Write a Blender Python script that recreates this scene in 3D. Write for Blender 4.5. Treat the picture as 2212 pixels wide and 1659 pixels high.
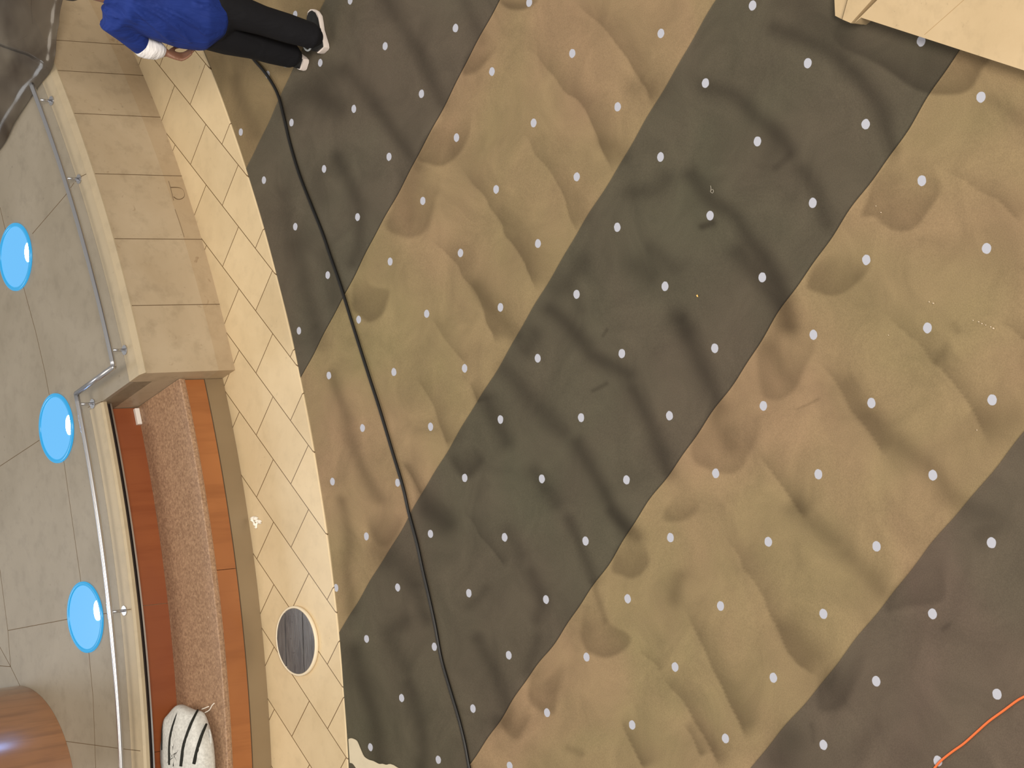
import bpy, bmesh, math, random
import numpy as np
from mathutils import Vector, Matrix

for o in list(bpy.data.objects): bpy.data.objects.remove(o)
SC = bpy.context.scene
COL = SC.collection

# ---------------------------------------------------------------- camera
# The photograph was taken from an upper gallery with the phone turned on its
# side; position, tilt and focal length come from the 12 x 18 inch floor tiles
# and the lattice of dots on the carpet.
S = 0.435                       # metres between two carpet dots
FPX, TH, RO, YA = 4265.36, .7188, .03, 3.9351
CX, CY = 11.4836, 9.8726        # camera foot point in carpet lattice units
H = 15.4908 * S
_F = np.array([0, math.cos(TH), -math.sin(TH)])
_D0 = np.array([0, -math.sin(TH), -math.cos(TH)])
_R0 = np.array([1, 0, 0.])
_R = _R0 * math.cos(RO) + _D0 * math.sin(RO)
_D = -_R0 * math.sin(RO) + _D0 * math.cos(RO)
EYE = np.array([0, 0, H])
cam_d = bpy.data.cameras.new('camera')
cam = bpy.data.objects.new('camera', cam_d); COL.objects.link(cam)
m = Matrix.Identity(4)
for r in range(3):
    m[r][0] = _D[r]; m[r][1] = _R[r]; m[r][2] = -_F[r]; m[r][3] = EYE[r]
cam.matrix_world = m
cam_d.sensor_fit = 'HORIZONTAL'; cam_d.sensor_width = 36.0
cam_d.lens = FPX / 2212 * 36.0
cam_d.clip_end = 200
SC.camera = cam

# ---------------------------------------------------------------- light
w = bpy.data.worlds.new('world'); SC.world = w; w.use_nodes = True
bg = w.node_tree.nodes['Background']
bg.inputs[0].default_value = (1.0, .95, .88, 1); bg.inputs[1].default_value = .55
def area(name, loc, target, size, power, col):
    l = bpy.data.lights.new(name, 'AREA'); l.shape = 'DISK'; l.size = size; l.energy = power; l.color = col
    o = bpy.data.objects.new(name, l); COL.objects.link(o); o.location = loc
    o.rotation_euler = (Vector(target) - Vector(loc)).to_track_quat('-Z', 'Y').to_euler()
    return o
area('atrium_light', (-1.2, 9.5, 12.5), (-.8, 9.0, 0), 5.0, 640, (1.0, .90, .76))
area('front_fill_light', (1.5, -8.0, 11.5), (-.5, 9.5, 0), 5.5, 4600, (1.0, .91, .78))  # added fill from the front to lift the upright faces, no actual lamp there
area('back_cool_fill', (-3, 20, 9), (0, 12, .6), 4.0, 350, (.90, .95, 1.0))  # added cool fill from behind, tints the raised stone; no known fixture
SC.view_settings.view_transform = 'Standard'; SC.view_settings.look = 'None'
SC.view_settings.exposure = -0.55; SC.view_settings.gamma = 1.0
SC.view_settings.use_curve_mapping = False

# ---------------------------------------------------------------- measuring
def ray(x, y): return _F + _D * (x - 1106) / FPX + _R * (829.5 - y) / FPX
def P(x, y, z=0.0):             # point of the horizontal plane z seen at a pixel
    d = ray(x, y); return EYE + d * ((z - H) / d[2])
def PY(x, y, Y):                # point of the vertical plane world-y = Y
    d = ray(x, y); return EYE + d * (Y / d[1])
def proj(q):                    # vectorised projection of points (n,3)
    d = q - EYE; zz = d @ _F
    return 1106 + FPX * (d @ _D) / zz, 829.5 - FPX * (d @ _R) / zz
_fw = np.array([math.sin(YA), math.cos(YA)]); _rt = np.array([math.cos(YA), -math.sin(YA)])
def W2L(x, y):
    x = x / S; y = y / S
    return x * _rt[0] + y * _fw[0] + CX, x * _rt[1] + y * _fw[1] + CY
def L2W(i, j):
    dx = i - CX; dy = j - CY
    return (dx * _rt[0] + dy * _rt[1]) * S, (dx * _fw[0] + dy * _fw[1]) * S
CC = np.array([-2.4, 17.75])    # common centre of the round basin wall
def pol(r, deg, z=0.0):
    a = math.radians(deg); return (CC[0] + r * math.cos(a), CC[1] + r * math.sin(a), z)
def topol(p): d = np.array(p[:2]) - CC; return float(np.hypot(*d)), math.degrees(math.atan2(d[1], d[0]))

# ---------------------------------------------------------------- helpers
def lin(c):
    f = lambda v: v / 12.92 if v <= .04045 else ((v + .055) / 1.055) ** 2.4
    return tuple(f(v / 255) for v in c) + (1,)
def link(o, parent=None):
    COL.objects.link(o)
    if parent is not None: o.parent = parent
    return o
def tag(o, label=None, cat=None, group=None, kind=None):
    if label: o['label'] = label
    if cat: o['category'] = cat
    if group: o['group'] = group
    if kind: o['kind'] = kind
    return o
def empty(name, loc, label=None, cat=None, group=None, kind=None):
    o = bpy.data.objects.new(name, None); COL.objects.link(o); o.location = loc
    o.empty_display_size = .1
    bpy.context.view_layer.update()
    return tag(o, label, cat, group, kind)
def mesh(name, verts, faces, mat, parent=None, smooth=False, mats=None, fm=None):
    """verts are world coordinates; they are made local to the parent."""
    v = np.array([tuple(p) for p in verts], float)
    off = np.zeros(3)
    if parent is not None:
        q = parent
        while q is not None: off = off + np.array(q.location); q = q.parent
    loc = np.zeros(3)
    if parent is None:
        loc = np.array([(v[:, 0].min() + v[:, 0].max()) / 2, (v[:, 1].min() + v[:, 1].max()) / 2, v[:, 2].min()])
    me = bpy.data.meshes.new(name)
    me.from_pydata([tuple(p) for p in (v - off - loc)], [], [tuple(f) for f in faces])
    for mt in (mats or [mat]): me.materials.append(mt)
    if fm: me.polygons.foreach_set('material_index', fm)
    if smooth: me.polygons.foreach_set('use_smooth', [True] * len(me.polygons))
    bm = bmesh.new(); bm.from_mesh(me); bmesh.ops.recalc_face_normals(bm, faces=bm.faces); bm.to_mesh(me); bm.free()
    me.update()
    o = bpy.data.objects.new(name, me); o.location = loc
    return link(o, parent)
class MB:
    def __init__(s): s.v = []; s.f = []; s.m = []
    def add(s, v, f, mi=0):
        n = len(s.v); s.v += [tuple(p) for p in v]; s.f += [tuple(i + n for i in q) for q in f]; s.m += [mi] * len(f)
    def build(s, name, mat, parent=None, smooth=False, mats=None):
        return mesh(name, s.v, s.f, mat, parent, smooth, mats, s.m)
def prism(pts, z0, z1):
    n = len(pts); v = [(p[0], p[1], z0) for p in pts] + [(p[0], p[1], z1) for p in pts]
    f = [tuple(range(n))[::-1], tuple(range(n, 2 * n))] + [(i, (i + 1) % n, n + (i + 1) % n, n + i) for i in range(n)]
    return v, f
def sweep(prof, a0, a1, n=60):
    """profile [(r,z)...] (closed) swept round the basin centre"""
    k = len(prof); v = []; f = []
    for i in range(n + 1):
        a = a0 + (a1 - a0) * i / n
        v += [pol(r, a, z) for r, z in prof]
    for i in range(n):
        for j in range(k):
            f.append((i * k + j, i * k + (j + 1) % k, (i + 1) * k + (j + 1) % k, (i + 1) * k + j))
    f.append(tuple(range(k))[::-1]); f.append(tuple(n * k + j for j in range(k)))
    return v, f
def tube(pts, r, n=10, cap=True, rad=None):
    pts = [Vector(p) for p in pts]; v = []; f = []
    up = Vector((0, 0, 1)); prev = None
    for i, p in enumerate(pts):
        t = (pts[min(i + 1, len(pts) - 1)] - pts[max(i - 1, 0)]).normalized()
        a = t.cross(up) if abs(t.dot(up)) < .95 else t.cross(Vector((0, 1, 0)))
        if prev is not None:
            a = prev - t * prev.dot(t)
        a.normalize(); prev = a; b = t.cross(a)
        rr = rad[i] if rad else r
        for k in range(n):
            th = 2 * math.pi * k / n; v.append(p + (a * math.cos(th) + b * math.sin(th)) * rr)
    for i in range(len(pts) - 1):
        for k in range(n):
            f.append((i * n + k, i * n + (k + 1) % n, (i + 1) * n + (k + 1) % n, (i + 1) * n + k))
    if cap: f.append(tuple(range(n))[::-1]); f.append(tuple((len(pts) - 1) * n + k for k in range(n)))
    return v, f
def smoothpath(pts, sub=6):
    pts = [Vector(p) for p in pts]; out = []
    for i in range(len(pts) - 1):
        p0 = pts[max(i - 1, 0)]; p1 = pts[i]; p2 = pts[i + 1]; p3 = pts[min(i + 2, len(pts) - 1)]
        for k in range(sub):
            t = k / sub
            out.append(.5 * ((2 * p1) + (p2 - p0) * t + (2 * p0 - 5 * p1 + 4 * p2 - p3) * t * t + (3 * p1 - p0 - 3 * p2 + p3) * t ** 3))
    out.append(pts[-1]); return out
def box(c, d, rot=0.0):
    x, y, z = c; a, b, h = d; ca, sa = math.cos(rot), math.sin(rot)
    q = [(x + ca * i * a / 2 - sa * j * b / 2, y + sa * i * a / 2 + ca * j * b / 2) for i, j in ((-1, -1), (1, -1), (1, 1), (-1, 1))]
    return prism(q, z, z + h)

# ---------------------------------------------------------------- materials
def newmat(name, col, rough=.6, metal=0.0, spec=.5):
    mt = bpy.data.materials.new(name); mt.use_nodes = True
    b = mt.node_tree.nodes['Principled BSDF']
    b.inputs['Base Color'].default_value = lin(col); b.inputs['Roughness'].default_value = rough
    b.inputs['Metallic'].default_value = metal; b.inputs['Specular IOR Level'].default_value = spec
    return mt, mt.node_tree, b
def N(nt, t, **kw):
    n = nt.nodes.new(t)
    for k, v in kw.items(): setattr(n, k, v)
    return n
def math_(nt, op, a, b=None, c=None):
    n = N(nt, 'ShaderNodeMath', operation=op)
    for i, s in enumerate((a, b, c)):
        if s is None: continue
        if isinstance(s, (int, float)): n.inputs[i].default_value = s
        else: nt.links.new(s, n.inputs[i])
    return n.outputs[0]
def mix(nt, fac, a, b, mode='MIX'):
    n = N(nt, 'ShaderNodeMix', data_type='RGBA', blend_type=mode); n.clamp_result = False
    for s, i in ((fac, 0), (a, 6), (b, 7)):
        if isinstance(s, (int, float)): n.inputs[i].default_value = s
        elif isinstance(s, tuple): n.inputs[i].default_value = s
        else: nt.links.new(s, n.inputs[i])
    return n.outputs[2]
def noise(nt, vec, scale, detail=3, rough=.5, dist=0.0):
    n = N(nt, 'ShaderNodeTexNoise'); n.inputs['Scale'].default_value = scale; n.inputs['Detail'].default_value = detail
    n.inputs['Roughness'].default_value = rough; n.inputs['Distortion'].default_value = dist
    if vec is not None: nt.links.new(vec, n.inputs['Vector'])
    return n.outputs['Fac']
def ramp(nt, fac, stops):
    n = N(nt, 'ShaderNodeValToRGB'); e = n.color_ramp.elements
    while len(e) < len(stops): e.new(.5)
    for q, (p, c) in zip(e, stops): q.position = p; q.color = c
    nt.links.new(fac, n.inputs[0]); return n.outputs[0]
def objvec(nt, scale=(1, 1, 1), rot=(0, 0, 0), loc=(0, 0, 0), world=True):
    if world: src = N(nt, 'ShaderNodeNewGeometry').outputs['Position']
    else: src = N(nt, 'ShaderNodeTexCoord').outputs['Object']
    mp = N(nt, 'ShaderNodeMapping'); mp.inputs['Scale'].default_value = scale
    mp.inputs['Rotation'].default_value = rot; mp.inputs['Location'].default_value = loc
    nt.links.new(src, mp.inputs['Vector']); return mp.outputs[0]
def g(v): return (v, v, v, 1)
def stone(name, col, dark, vein=.5, rough=.45, grid=None, specks=.35, blotch=1.7):
    mt, nt, b = newmat(name, col, rough)
    v = objvec(nt)
    n1 = noise(nt, v, blotch, 5, .6, .4)
    c = mix(nt, ramp(nt, n1, [(.35, g(0)), (.75, g(1))]), lin(col), lin(dark))
    n2 = noise(nt, v, 9, 4, .65)
    c = mix(nt, math_(nt, 'MULTIPLY', ramp(nt, n2, [(.5, g(0)), (.8, g(1))]), vein), c, lin(tuple(x * .82 for x in dark)))
    n3 = noise(nt, objvec(nt, (1, 1, 1), (0, 0, .6)), 26, 3, .6)
    c = mix(nt, math_(nt, 'MULTIPLY', ramp(nt, n3, [(.69, g(0)), (.76, g(1))]), specks), c, lin(tuple(x * .6 for x in dark)))
    if grid is not None: c = grid(nt, c)
    nt.links.new(c, b.inputs['Base Color'])
    bp = N(nt, 'ShaderNodeBump'); bp.inputs['Strength'].default_value = .06; bp.inputs['Distance'].default_value = .01
    nt.links.new(noise(nt, v, 30, 3), bp.inputs['Height']); nt.links.new(bp.outputs[0], b.inputs['Normal'])
    return mt
def tilegrid(nt, c):
    # 12 x 18 inch tiles in running bond, turned 50 degrees to the hall
    geo = N(nt, 'ShaderNodeNewGeometry').outputs['Position']
    a = math.radians(50.35)
    def dot(vx, vy, o):
        d = N(nt, 'ShaderNodeVectorMath', operation='DOT_PRODUCT'); nt.links.new(geo, d.inputs[0]); d.inputs[1].default_value = (vx, vy, 0)
        return math_(nt, 'ADD', d.outputs['Value'], o)
    u = dot(-math.cos(a), -math.sin(a), 8.9475 + 46 * .4555)
    n = dot(-math.sin(a), math.cos(a), -5.42 + 40 * .3015)
    comb = N(nt, 'ShaderNodeCombineXYZ'); nt.links.new(u, comb.inputs[0]); nt.links.new(n, comb.inputs[1])
    br = N(nt, 'ShaderNodeTexBrick'); br.offset = .5; br.offset_frequency = 2; br.squash = 1
    br.inputs['Scale'].default_value = 1; br.inputs['Brick Width'].default_value = .4555; br.inputs['Row Height'].default_value = .3015
    br.inputs['Mortar Size'].default_value = .0030; br.inputs['Mortar Smooth'].default_value = .1; br.inputs['Bias'].default_value = 0
    br.inputs['Color1'].default_value = g(.93); br.inputs['Color2'].default_value = g(1.03); br.inputs['Mortar'].default_value = g(1)
    nt.links.new(comb.outputs[0], br.inputs['Vector'])
    c = mix(nt, 1.0, c, br.outputs['Color'], 'MULTIPLY')
    return mix(nt, br.outputs['Fac'], c, lin((112, 88, 58)))
M_tile = stone('cream_tile', (224, 203, 166), (212, 190, 152), .25, .42, tilegrid, .25, 2.2)
M_slab = stone('pale_slab', (154, 144, 128), (140, 130, 113), .45, .42, None, .5)
M_face = stone('face_stone', (192, 172, 140), (172, 150, 118), .5, .5, None, .45)
M_cope = stone('coping_stone', (186, 170, 142), (172, 158, 134), .35, .45, None, .2)
M_near = stone('near_stone', (208, 184, 147), (192, 168, 130), .35, .5, None, .3)
M_joint = newmat('joint', (98, 78, 54), .9)[0]
M_steel, nt, b = newmat('steel', (200, 200, 204), .3, 1.0)
M_plinth, nt, b = newmat('brushed_plinth', (150, 134, 108), .42, .35)
v = objvec(nt, (1, 1, .2)); nt.links.new(mix(nt, noise(nt, v, 3, 3), lin((138, 120, 94)), lin((156, 138, 112))), b.inputs['Base Color'])
def wood(name, c1, c2, c3, zs=26, rough=.35):
    mt, nt, b = newmat(name, c1, rough)
    v = objvec(nt, (1.2, 1.2, zs * .0 + 1.2)); v2 = objvec(nt, (9, 9, .8))
    n1 = noise(nt, v, 1.4, 3, .5, .3); n2 = noise(nt, v2, 1.6, 4, .6)
    c = mix(nt, ramp(nt, n1, [(.3, g(0)), (.7, g(1))]), lin(c1), lin(c2))
    c = mix(nt, math_(nt, 'MULTIPLY', ramp(nt, n2, [(.48, g(0)), (.72, g(1))]), .55), c, lin(c3))
    nt.links.new(c, b.inputs['Base Color']); return mt
M_woodf = wood('orange_wood', (168, 108, 62), (152, 93, 52), (134, 80, 42))
M_woodb = wood('red_wood', (152, 86, 48), (136, 74, 46), (126, 64, 34))
M_column = wood('column_wood', (160, 112, 72), (132, 88, 64), (94, 60, 42), rough=.22)
_cb = M_column.node_tree.nodes['Principled BSDF']; _cb.inputs['Coat Weight'].default_value = 1.0; _cb.inputs['Coat Roughness'].default_value = .26; _cb.inputs['Coat IOR'].default_value = 2.0
M_seat, nt, b = newmat('seat_stone', (142, 112, 88), .5)
v = objvec(nt)
c = mix(nt, ramp(nt, noise(nt, v, 70, 4, .7), [(.35, g(0)), (.7, g(1))]), lin((136, 106, 84)), lin((190, 156, 126)))
c = mix(nt, ramp(nt, noise(nt, v, 42, 2, .5), [(.74, g(0)), (.78, g(1))]), c, lin((215, 188, 160)))
nt.links.new(c, b.inputs['Base Color'])
M_dark = newmat('dark_gap', (40, 26, 18), .8)[0]
M_cable = newmat('black_rubber', (14, 13, 13), .45)[0]
M_orange = newmat('orange_vinyl', (240, 118, 62), .35)[0]
M_white = newmat('white_plastic', (240, 236, 232), .4)[0]
M_cream = stone('cream_sheet', (222, 210, 184), (208, 198, 172), .2, .6, None, .05)
def emis(name, col, s):
    mt, nt, b = newmat(name, (20, 60, 90), .2)
    b.inputs['Emission Color'].default_value = lin(col); b.inputs['Emission Strength'].default_value = s
    return mt
M_blue = emis('blue_lens', (108, 196, 255), 1.25)
M_ring = emis('cyan_ring', (50, 178, 238), 1.1)
M_lamp = emis('white_lamp', (135, 180, 255), 110.0)

# ---------------------------------------------------------------- floor
HB = .656                       # height of the raised stone level
R_CARPET, R_FACE, R_SEAT, R_PL = 8.525, 7.87, 7.765, 7.745
A_END = -71.25
mb = MB(); mb.add(*sweep([(7.0, -.04), (R_CARPET, -.04), (R_CARPET, 0.004), (R_CARPET - .006, .010), (7.0, .010)], -112, -28, 160))
o = mb.build('floor', M_tile); o['kind'] = 'structure'
mb = MB(); mb.add(*prism([(-9, -1), (9, -1), (9, 13), (-9, 13)], -.06, -.045))
o = mb.build('floor_subfloor', newmat('subfloor', (120, 110, 95), .9)[0]); o['kind'] = 'structure'

# ---------------------------------------------------------------- carpet strips
# Printed pattern of the carpet: soft fold shapes, recorded as strokes.
Z4 = (736, 0); Z5 = (736, 555); Z6 = (736, 1104); Z7 = (1472, 0); Z8 = (1472, 555); Z9 = (1472, 1104); Z1 = (0, 0)
KZ = 2.989
folds = []   # (points px, width px, strength)  dark on the upper-right side of the line
softs = []   # symmetric dark stroke
blobs = []   # closed dark shape, crisp outline
def zz(o, pts): return [(o[0] + x / KZ, o[1] + y / KZ) for x, y in pts]
def fold(o, pts, wd, am): folds.append((zz(o, pts), wd, am))
def soft(o, pts, wd, am): softs.append((zz(o, pts), wd, am))
def blob(o, pts, am, sf=5): blobs.append((zz(o, pts), am, sf))
#FOLDS
fold(Z4, [(1140,270),(1250,350),(1310,430),(1380,500),(1450,600),(1520,640),(1600,750),(1660,880),(1680,950),(1710,1030),(1745,1120)], 40, .42)
fold(Z4, [(1480,-30),(1590,90),(1680,160),(1770,280),(1850,380),(1920,500),(1970,580),(2010,690)], 42, .40)
fold(Z4, [(1150,830),(1230,920),(1260,1000),(1330,1080),(1390,1180),(1440,1270),(1470,1370),(1500,1450),(1530,1510)], 36, .36)
fold(Z4, [(740,1045),(800,1110),(850,1190),(920,1260),(960,1340),(1030,1430),(1060,1520),(1110,1580),(1190,1700),(1230,1800),(1270,1890)], 42, .46)
fold(Z4, [(540,1530),(640,1600),(700,1659),(760,1720),(800,1800),(870,1880),(910,1990),(930,2080),(980,2160),(1000,2230)], 38, .42)
soft(Z5, [(880,200),(1000,350),(1130,500)], 22, .30)
soft(Z4, [(1690,920),(1790,960),(1840,1010)], 26, .20)
soft(Z4, [(1900,560),(2000,640)], 30, .20)
fold(Z5, [(560,380),(620,440),(680,540),(740,620),(800,690)], 22, .26)
fold(Z5, [(820,800),(860,870),(900,960)], 24, .40)
fold(Z5, [(480,760),(540,860),(590,960),(620,1060),(660,1140),(710,1250)], 30, .40)
fold(Z5, [(370,1300),(430,1380),(480,1460),(530,1560)], 16, .40)
blob(Z4, [(1000,-40),(1020,10),(1080,55),(1150,68),(1220,50),(1270,-40)], .40)
blob(Z4, [(880,250),(1010,250),(980,350),(920,430),(840,468),(770,455)], .36, 7)
blob(Z4, [(700,680),(850,700),(850,800),(800,950),(760,1020),(700,1060),(640,1072),(560,1050),(490,990)], .36, 5)
blob(Z4, [(450,1080),(640,1110),(630,1280),(590,1420),(530,1510),(460,1535),(380,1520),(290,1440)], .30, 7)
soft(Z4, [(450,1130),(440,1400)], 28, .22)
blob(Z5, [(120,40),(190,180),(320,220),(310,300),(270,370),(190,420),(120,380),(60,300)], .38, 6)
soft(Z5, [(-60,760),(10,950),(60,1150),(130,1350),(240,1560)], 20, .38)
soft(Z5, [(430,1350),(520,1540)], 10, .2)
# left-hand dark strip
soft(Z4, [(290,-20),(420,200),(520,380),(570,480),(660,660)], 24, .38)
soft(Z4, [(800,-20),(860,150),(900,260)], 20, .26)
soft(Z4, [(20,440),(130,560),(190,620)], 24, .36)
soft(Z4, [(230,690),(330,830),(420,960),(480,1060)], 22, .44)
soft(Z4, [(-20,1020),(60,1200),(130,1350),(130,1500),(90,1700)], 20, .40)
soft(Z1, [(1850,720),(1900,640),(2000,600),(2120,650)], 34, .30)
soft(Z1, [(2090,1280),(2060,1130),(2200,1050)], 26, .22)
soft(Z1, [(1820,1250),(1870,1450),(1980,1560)], 30, .28)
soft(Z1, [(1520,520),(1560,640),(1640,860)], 22, .30)
soft(Z1, [(2100,1640),(2150,1800),(2170,1950)], 26, .30)
soft((0,555), [(1900,-60),(1960,180),(2040,400),(2060,560)], 26, .36)
soft(Z1, [(2120,480),(2080,620),(2200,700)], 40, .34)
# middle dark strip
soft(Z5, [(1560,30),(1500,110),(1400,200)], 30, .28)
soft(Z5, [(1340,330),(1450,420),(1560,540),(1620,630),(1750,700),(1860,760)], 24, .48)
soft(Z5, [(1250,500),(1190,590)], 26, .36)
soft(Z5, [(1070,730),(1150,820),(1210,900)], 30, .40)
soft(Z5, [(960,930),(1010,1060),(1070,1190)], 26, .42)
blob(Z5, [(700,1240),(800,1180),(880,1230),(925,1310),(860,1400),(780,1420),(720,1340)], .42, 10)
soft(Z5, [(1890,860),(1960,1000),(2030,1150),(2110,1380)], 24, .44)
soft(Z5, [(1530,1200),(1640,1400),(1760,1620),(1900,1800)], 22, .46)
soft(Z5, [(1290,980),(1420,1120)], 26, .34)
soft(Z5, [(1240,1380),(1400,1600)], 22, .36)
soft(Z5, [(570,1580),(700,1700)], 34, .36)
soft(Z5, [(1920,60),(2010,120)], 36, .34)
soft(Z5, [(2150,380),(2220,480)], 30, .30)
soft(Z5, [(1620,860),(1720,820)], 6, .35)
soft(Z5, [(1680,500),(1710,460)], 4, .35)
fold(Z6, [(780,-10),(870,90),(900,160),(960,230),(1050,360)], 20, .34)
soft(Z6, [(1480,60),(1540,220),(1640,440)], 18, .40)
soft(Z6, [(1740,0),(1850,130)], 16, .36)
soft(Z6, [(1230,400),(1290,560),(1270,700)], 20, .36)
soft(Z6, [(890,830),(960,960),(1030,1130),(1090,1320),(1010,1360)], 22, .38)
soft(Z6, [(1260,820),(1220,1030)], 24, .34)
soft(Z6, [(90,900),(170,1200),(240,1450),(260,1650)], 26, .44)
soft(Z6, [(440,1120),(510,1350),(530,1650)], 22, .40)
soft(Z6, [(1080,130),(1180,290)], 26, .30)
soft(Z6, [(300,260),(420,400)], 40, .38)
soft(Z6, [(480,480),(560,700)], 22, .36)
soft(Z6, [(400,700),(310,800),(390,960),(420,1010)], 26, .34)
soft(Z6, [(560,0),(660,80)], 28, .34)
soft(Z6, [(820,600),(880,560),(940,500)], 14, .25)
soft(Z4, [(1480,1860),(1560,2000)], 20, .2)
# far-left tan corner
soft(Z6, [(10,-60),(60,200),(40,420),(70,640)], 18, .36)
blob(Z6, [(150,-40),(170,60),(190,150),(240,215),(310,218),(380,150),(400,40),(300,-30)], .32, 8)
soft(Z6, [(220,240),(280,330)], 26, .20)
# big tan strip
blob(Z6, [(1860,120),(1960,220),(2000,330),(1960,400),(1880,430),(1800,405),(1740,360)], .34, 6)
blob(Z6, [(1640,540),(1700,680),(1760,740),(1860,800),(1860,860),(1800,930),(1720,955),(1640,930),(1580,890),(1550,780),(1570,620)], .36, 6)
blob(Z6, [(1360,900),(1430,920),(1440,1030),(1400,1180),(1360,1300),(1260,1270),(1210,1150)], .34, 8)
blob(Z6, [(1130,1240),(1240,1320),(1150,1470),(1060,1420),(1040,1330)], .36, 7)
soft(Z6, [(1640,470),(1700,700)], 10, .30)
fold(Z6, [(1900,900),(2010,970),(2060,1040)], 14, .26)
fold(Z6, [(2050,1040),(2130,1140),(2212,1230),(2290,1370),(2360,1480),(2440,1659)], 30, .44)
fold(Z6, [(1800,1330),(1840,1430),(1890,1530),(1950,1670)], 26, .46)
soft(Z6, [(2190,420),(2140,560)], 24, .34)
soft(Z6, [(1480,1540),(1560,1570)], 12, .24)
blob(Z7, [(1030,300),(1180,370),(1290,430),(1380,490),(1480,560),(1600,610),(1700,620),(1800,600),(1880,540),(1940,450),(1990,360),(1900,250),(1500,150),(1150,60),(1000,180)], .42, 6)
soft(Z7, [(600,180),(900,300),(1080,440),(1200,580),(1290,700),(1330,850),(1360,950)], 26, .42)
soft(Z7, [(700,-20),(850,120),(1050,230)], 50, .30)
soft(Z7, [(170,560),(350,620),(480,750),(600,850),(700,960)], 26, .40)
soft(Z7, [(620,1090),(700,1000)], 12, .30)
soft(Z7, [(560,1060),(600,860)], 34, .20)
soft(Z7, [(770,1090),(880,1250),(940,1440)], 24, .38)
soft(Z7, [(60,1130),(200,1290),(350,1400),(450,1560),(560,1700),(640,1840),(690,1960),(700,2100)], 26, .48)
soft(Z7, [(130,1460),(190,1430)], 10, .50)
soft(Z7, [(-100,1150),(-200,1230),(-330,1240)], 26, .34)
blob(Z7, [(1340,1000),(1500,960),(1640,1120),(1660,1230),(1630,1310),(1560,1410),(1480,1470),(1390,1488),(1310,1455),(1250,1400),(1160,1360)], .32, 6)
fold(Z7, [(1680,1110),(1800,1150),(1930,1240),(2050,1300),(2130,1380),(2200,1450)], 40, .28)
soft(Z7, [(2000,640),(2220,780)], 22, .24)
blob(Z8, [(1080,-80),(1230,-20),(1190,120),(1130,190),(1050,235),(960,247),(880,225),(800,180),(900,20)], .34, 6)
blob(Z8, [(700,380),(880,260),(890,380),(870,500),(850,620),(810,720),(760,820),(690,890),(610,925),(520,880),(500,620)], .26, 8)
soft(Z8, [(590,600),(660,740),(720,800)], 26, .26)
blob(Z8, [(250,950),(490,960),(480,1170),(430,1290),(370,1365),(310,1390),(230,1390),(150,1360),(80,1310),(60,1180)], .26, 7)
soft(Z8, [(230,1040),(320,1220)], 26, .28)
blob(Z8, [(-60,1540),(20,1530),(110,1580),(60,1680),(-20,1720),(-110,1690)], .30, 8)
fold(Z8, [(1210,330),(1330,390),(1420,470),(1540,570),(1600,660),(1690,740),(1780,850),(1860,960),(1930,1080),(1975,1210)], 46, .34)
fold(Z8, [(850,650),(960,760),(1040,880),(1090,980),(1170,1080),(1250,1200),(1300,1290)], 34, .34)
soft(Z8, [(1080,820),(1200,1000),(1320,1150),(1470,1260),(1640,1390),(1740,1540)], 34, .34)
fold(Z8, [(480,1260),(560,1350),(620,1440),(680,1530),(740,1620),(800,1700)], 40, .40)
fold(Z8, [(2040,420),(2150,480),(2230,560)], 24, .28)
soft(Z8, [(1720,590),(1640,670)], 16, .22)
soft(Z8, [(1790,480),(1760,440)], 12, .22)
soft(Z8, [(2000,1130),(2120,1040)], 60, .24)
soft(Z8, [(370,-30),(520,150),(640,320),(650,420)], 30, .44)
soft(Z8, [(0,400),(90,600),(170,780),(240,960)], 30, .46)
soft(Z8, [(-200,-60),(-60,60)], 26, .3)
soft(Z8, [(750,990),(880,910)], 3, .26)
fold(Z9, [(-10,580),(80,760),(150,900),(200,1020),(260,1130),(310,1250),(370,1370),(420,1490)], 44, .46)
fold(Z9, [(220,100),(300,190),(380,300),(400,380),(450,430),(530,560),(560,650),(620,760),(680,900),(780,1010),(900,1080)], 40, .38)
soft(Z9, [(740,-20),(900,130),(1050,260),(1200,400),(1300,520)], 34, .34)
soft(Z9, [(700,760),(860,930)], 40, .24)
fold(Z9, [(-10,1360),(60,1450),(130,1600)], 30, .40)
blob(Z9, [(1560,220),(1690,230),(1700,400),(1680,570),(1500,620),(1320,640),(1420,420)], .26, 8)
blob(Z9, [(1040,820),(1165,800),(1180,930),(1165,1050),(1060,1250),(900,1290),(860,1180),(920,1040)], .26, 10)
soft(Z9, [(980,1120),(1020,1200)], 44, .34)
soft(Z9, [(690,1480),(640,1600)], 50, .34)
soft(Z9, [(1830,-30),(2050,60),(1950,150)], 40, .30)
soft(Z9, [(1700,770),(1740,740)], 8, .3)
soft(Z9, [(840,1380),(850,1480)], 8, .2)
soft(Z9, [(1240,1390),(1150,1560)], 30, .20)
#ENDFOLDS
def seg_dist(px, py, pts):
    """distance to the polyline, signed side (>0: upper right), arc fraction"""
    best = np.full(px.shape, 1e9); side = np.zeros(px.shape); fr = np.zeros(px.shape)
    L = [0]
    for (x0, y0), (x1, y1) in zip(pts[:-1], pts[1:]): L.append(L[-1] + math.hypot(x1 - x0, y1 - y0))
    for k, ((x0, y0), (x1, y1)) in enumerate(zip(pts[:-1], pts[1:])):
        dx, dy = x1 - x0, y1 - y0; l2 = dx * dx + dy * dy + 1e-9
        t = np.clip(((px - x0) * dx + (py - y0) * dy) / l2, 0, 1)
        d = np.hypot(px - x0 - t * dx, py - y0 - t * dy)
        mm = d < best - 1e-6; best[mm] = d[mm]
        side[mm] = ((py - y0) * dx - (px - x0) * dy)[mm] * -1
        fr[mm] = ((L[k] + t * (L[k + 1] - L[k])) / L[-1])[mm]
    return best, side, fr
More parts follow.
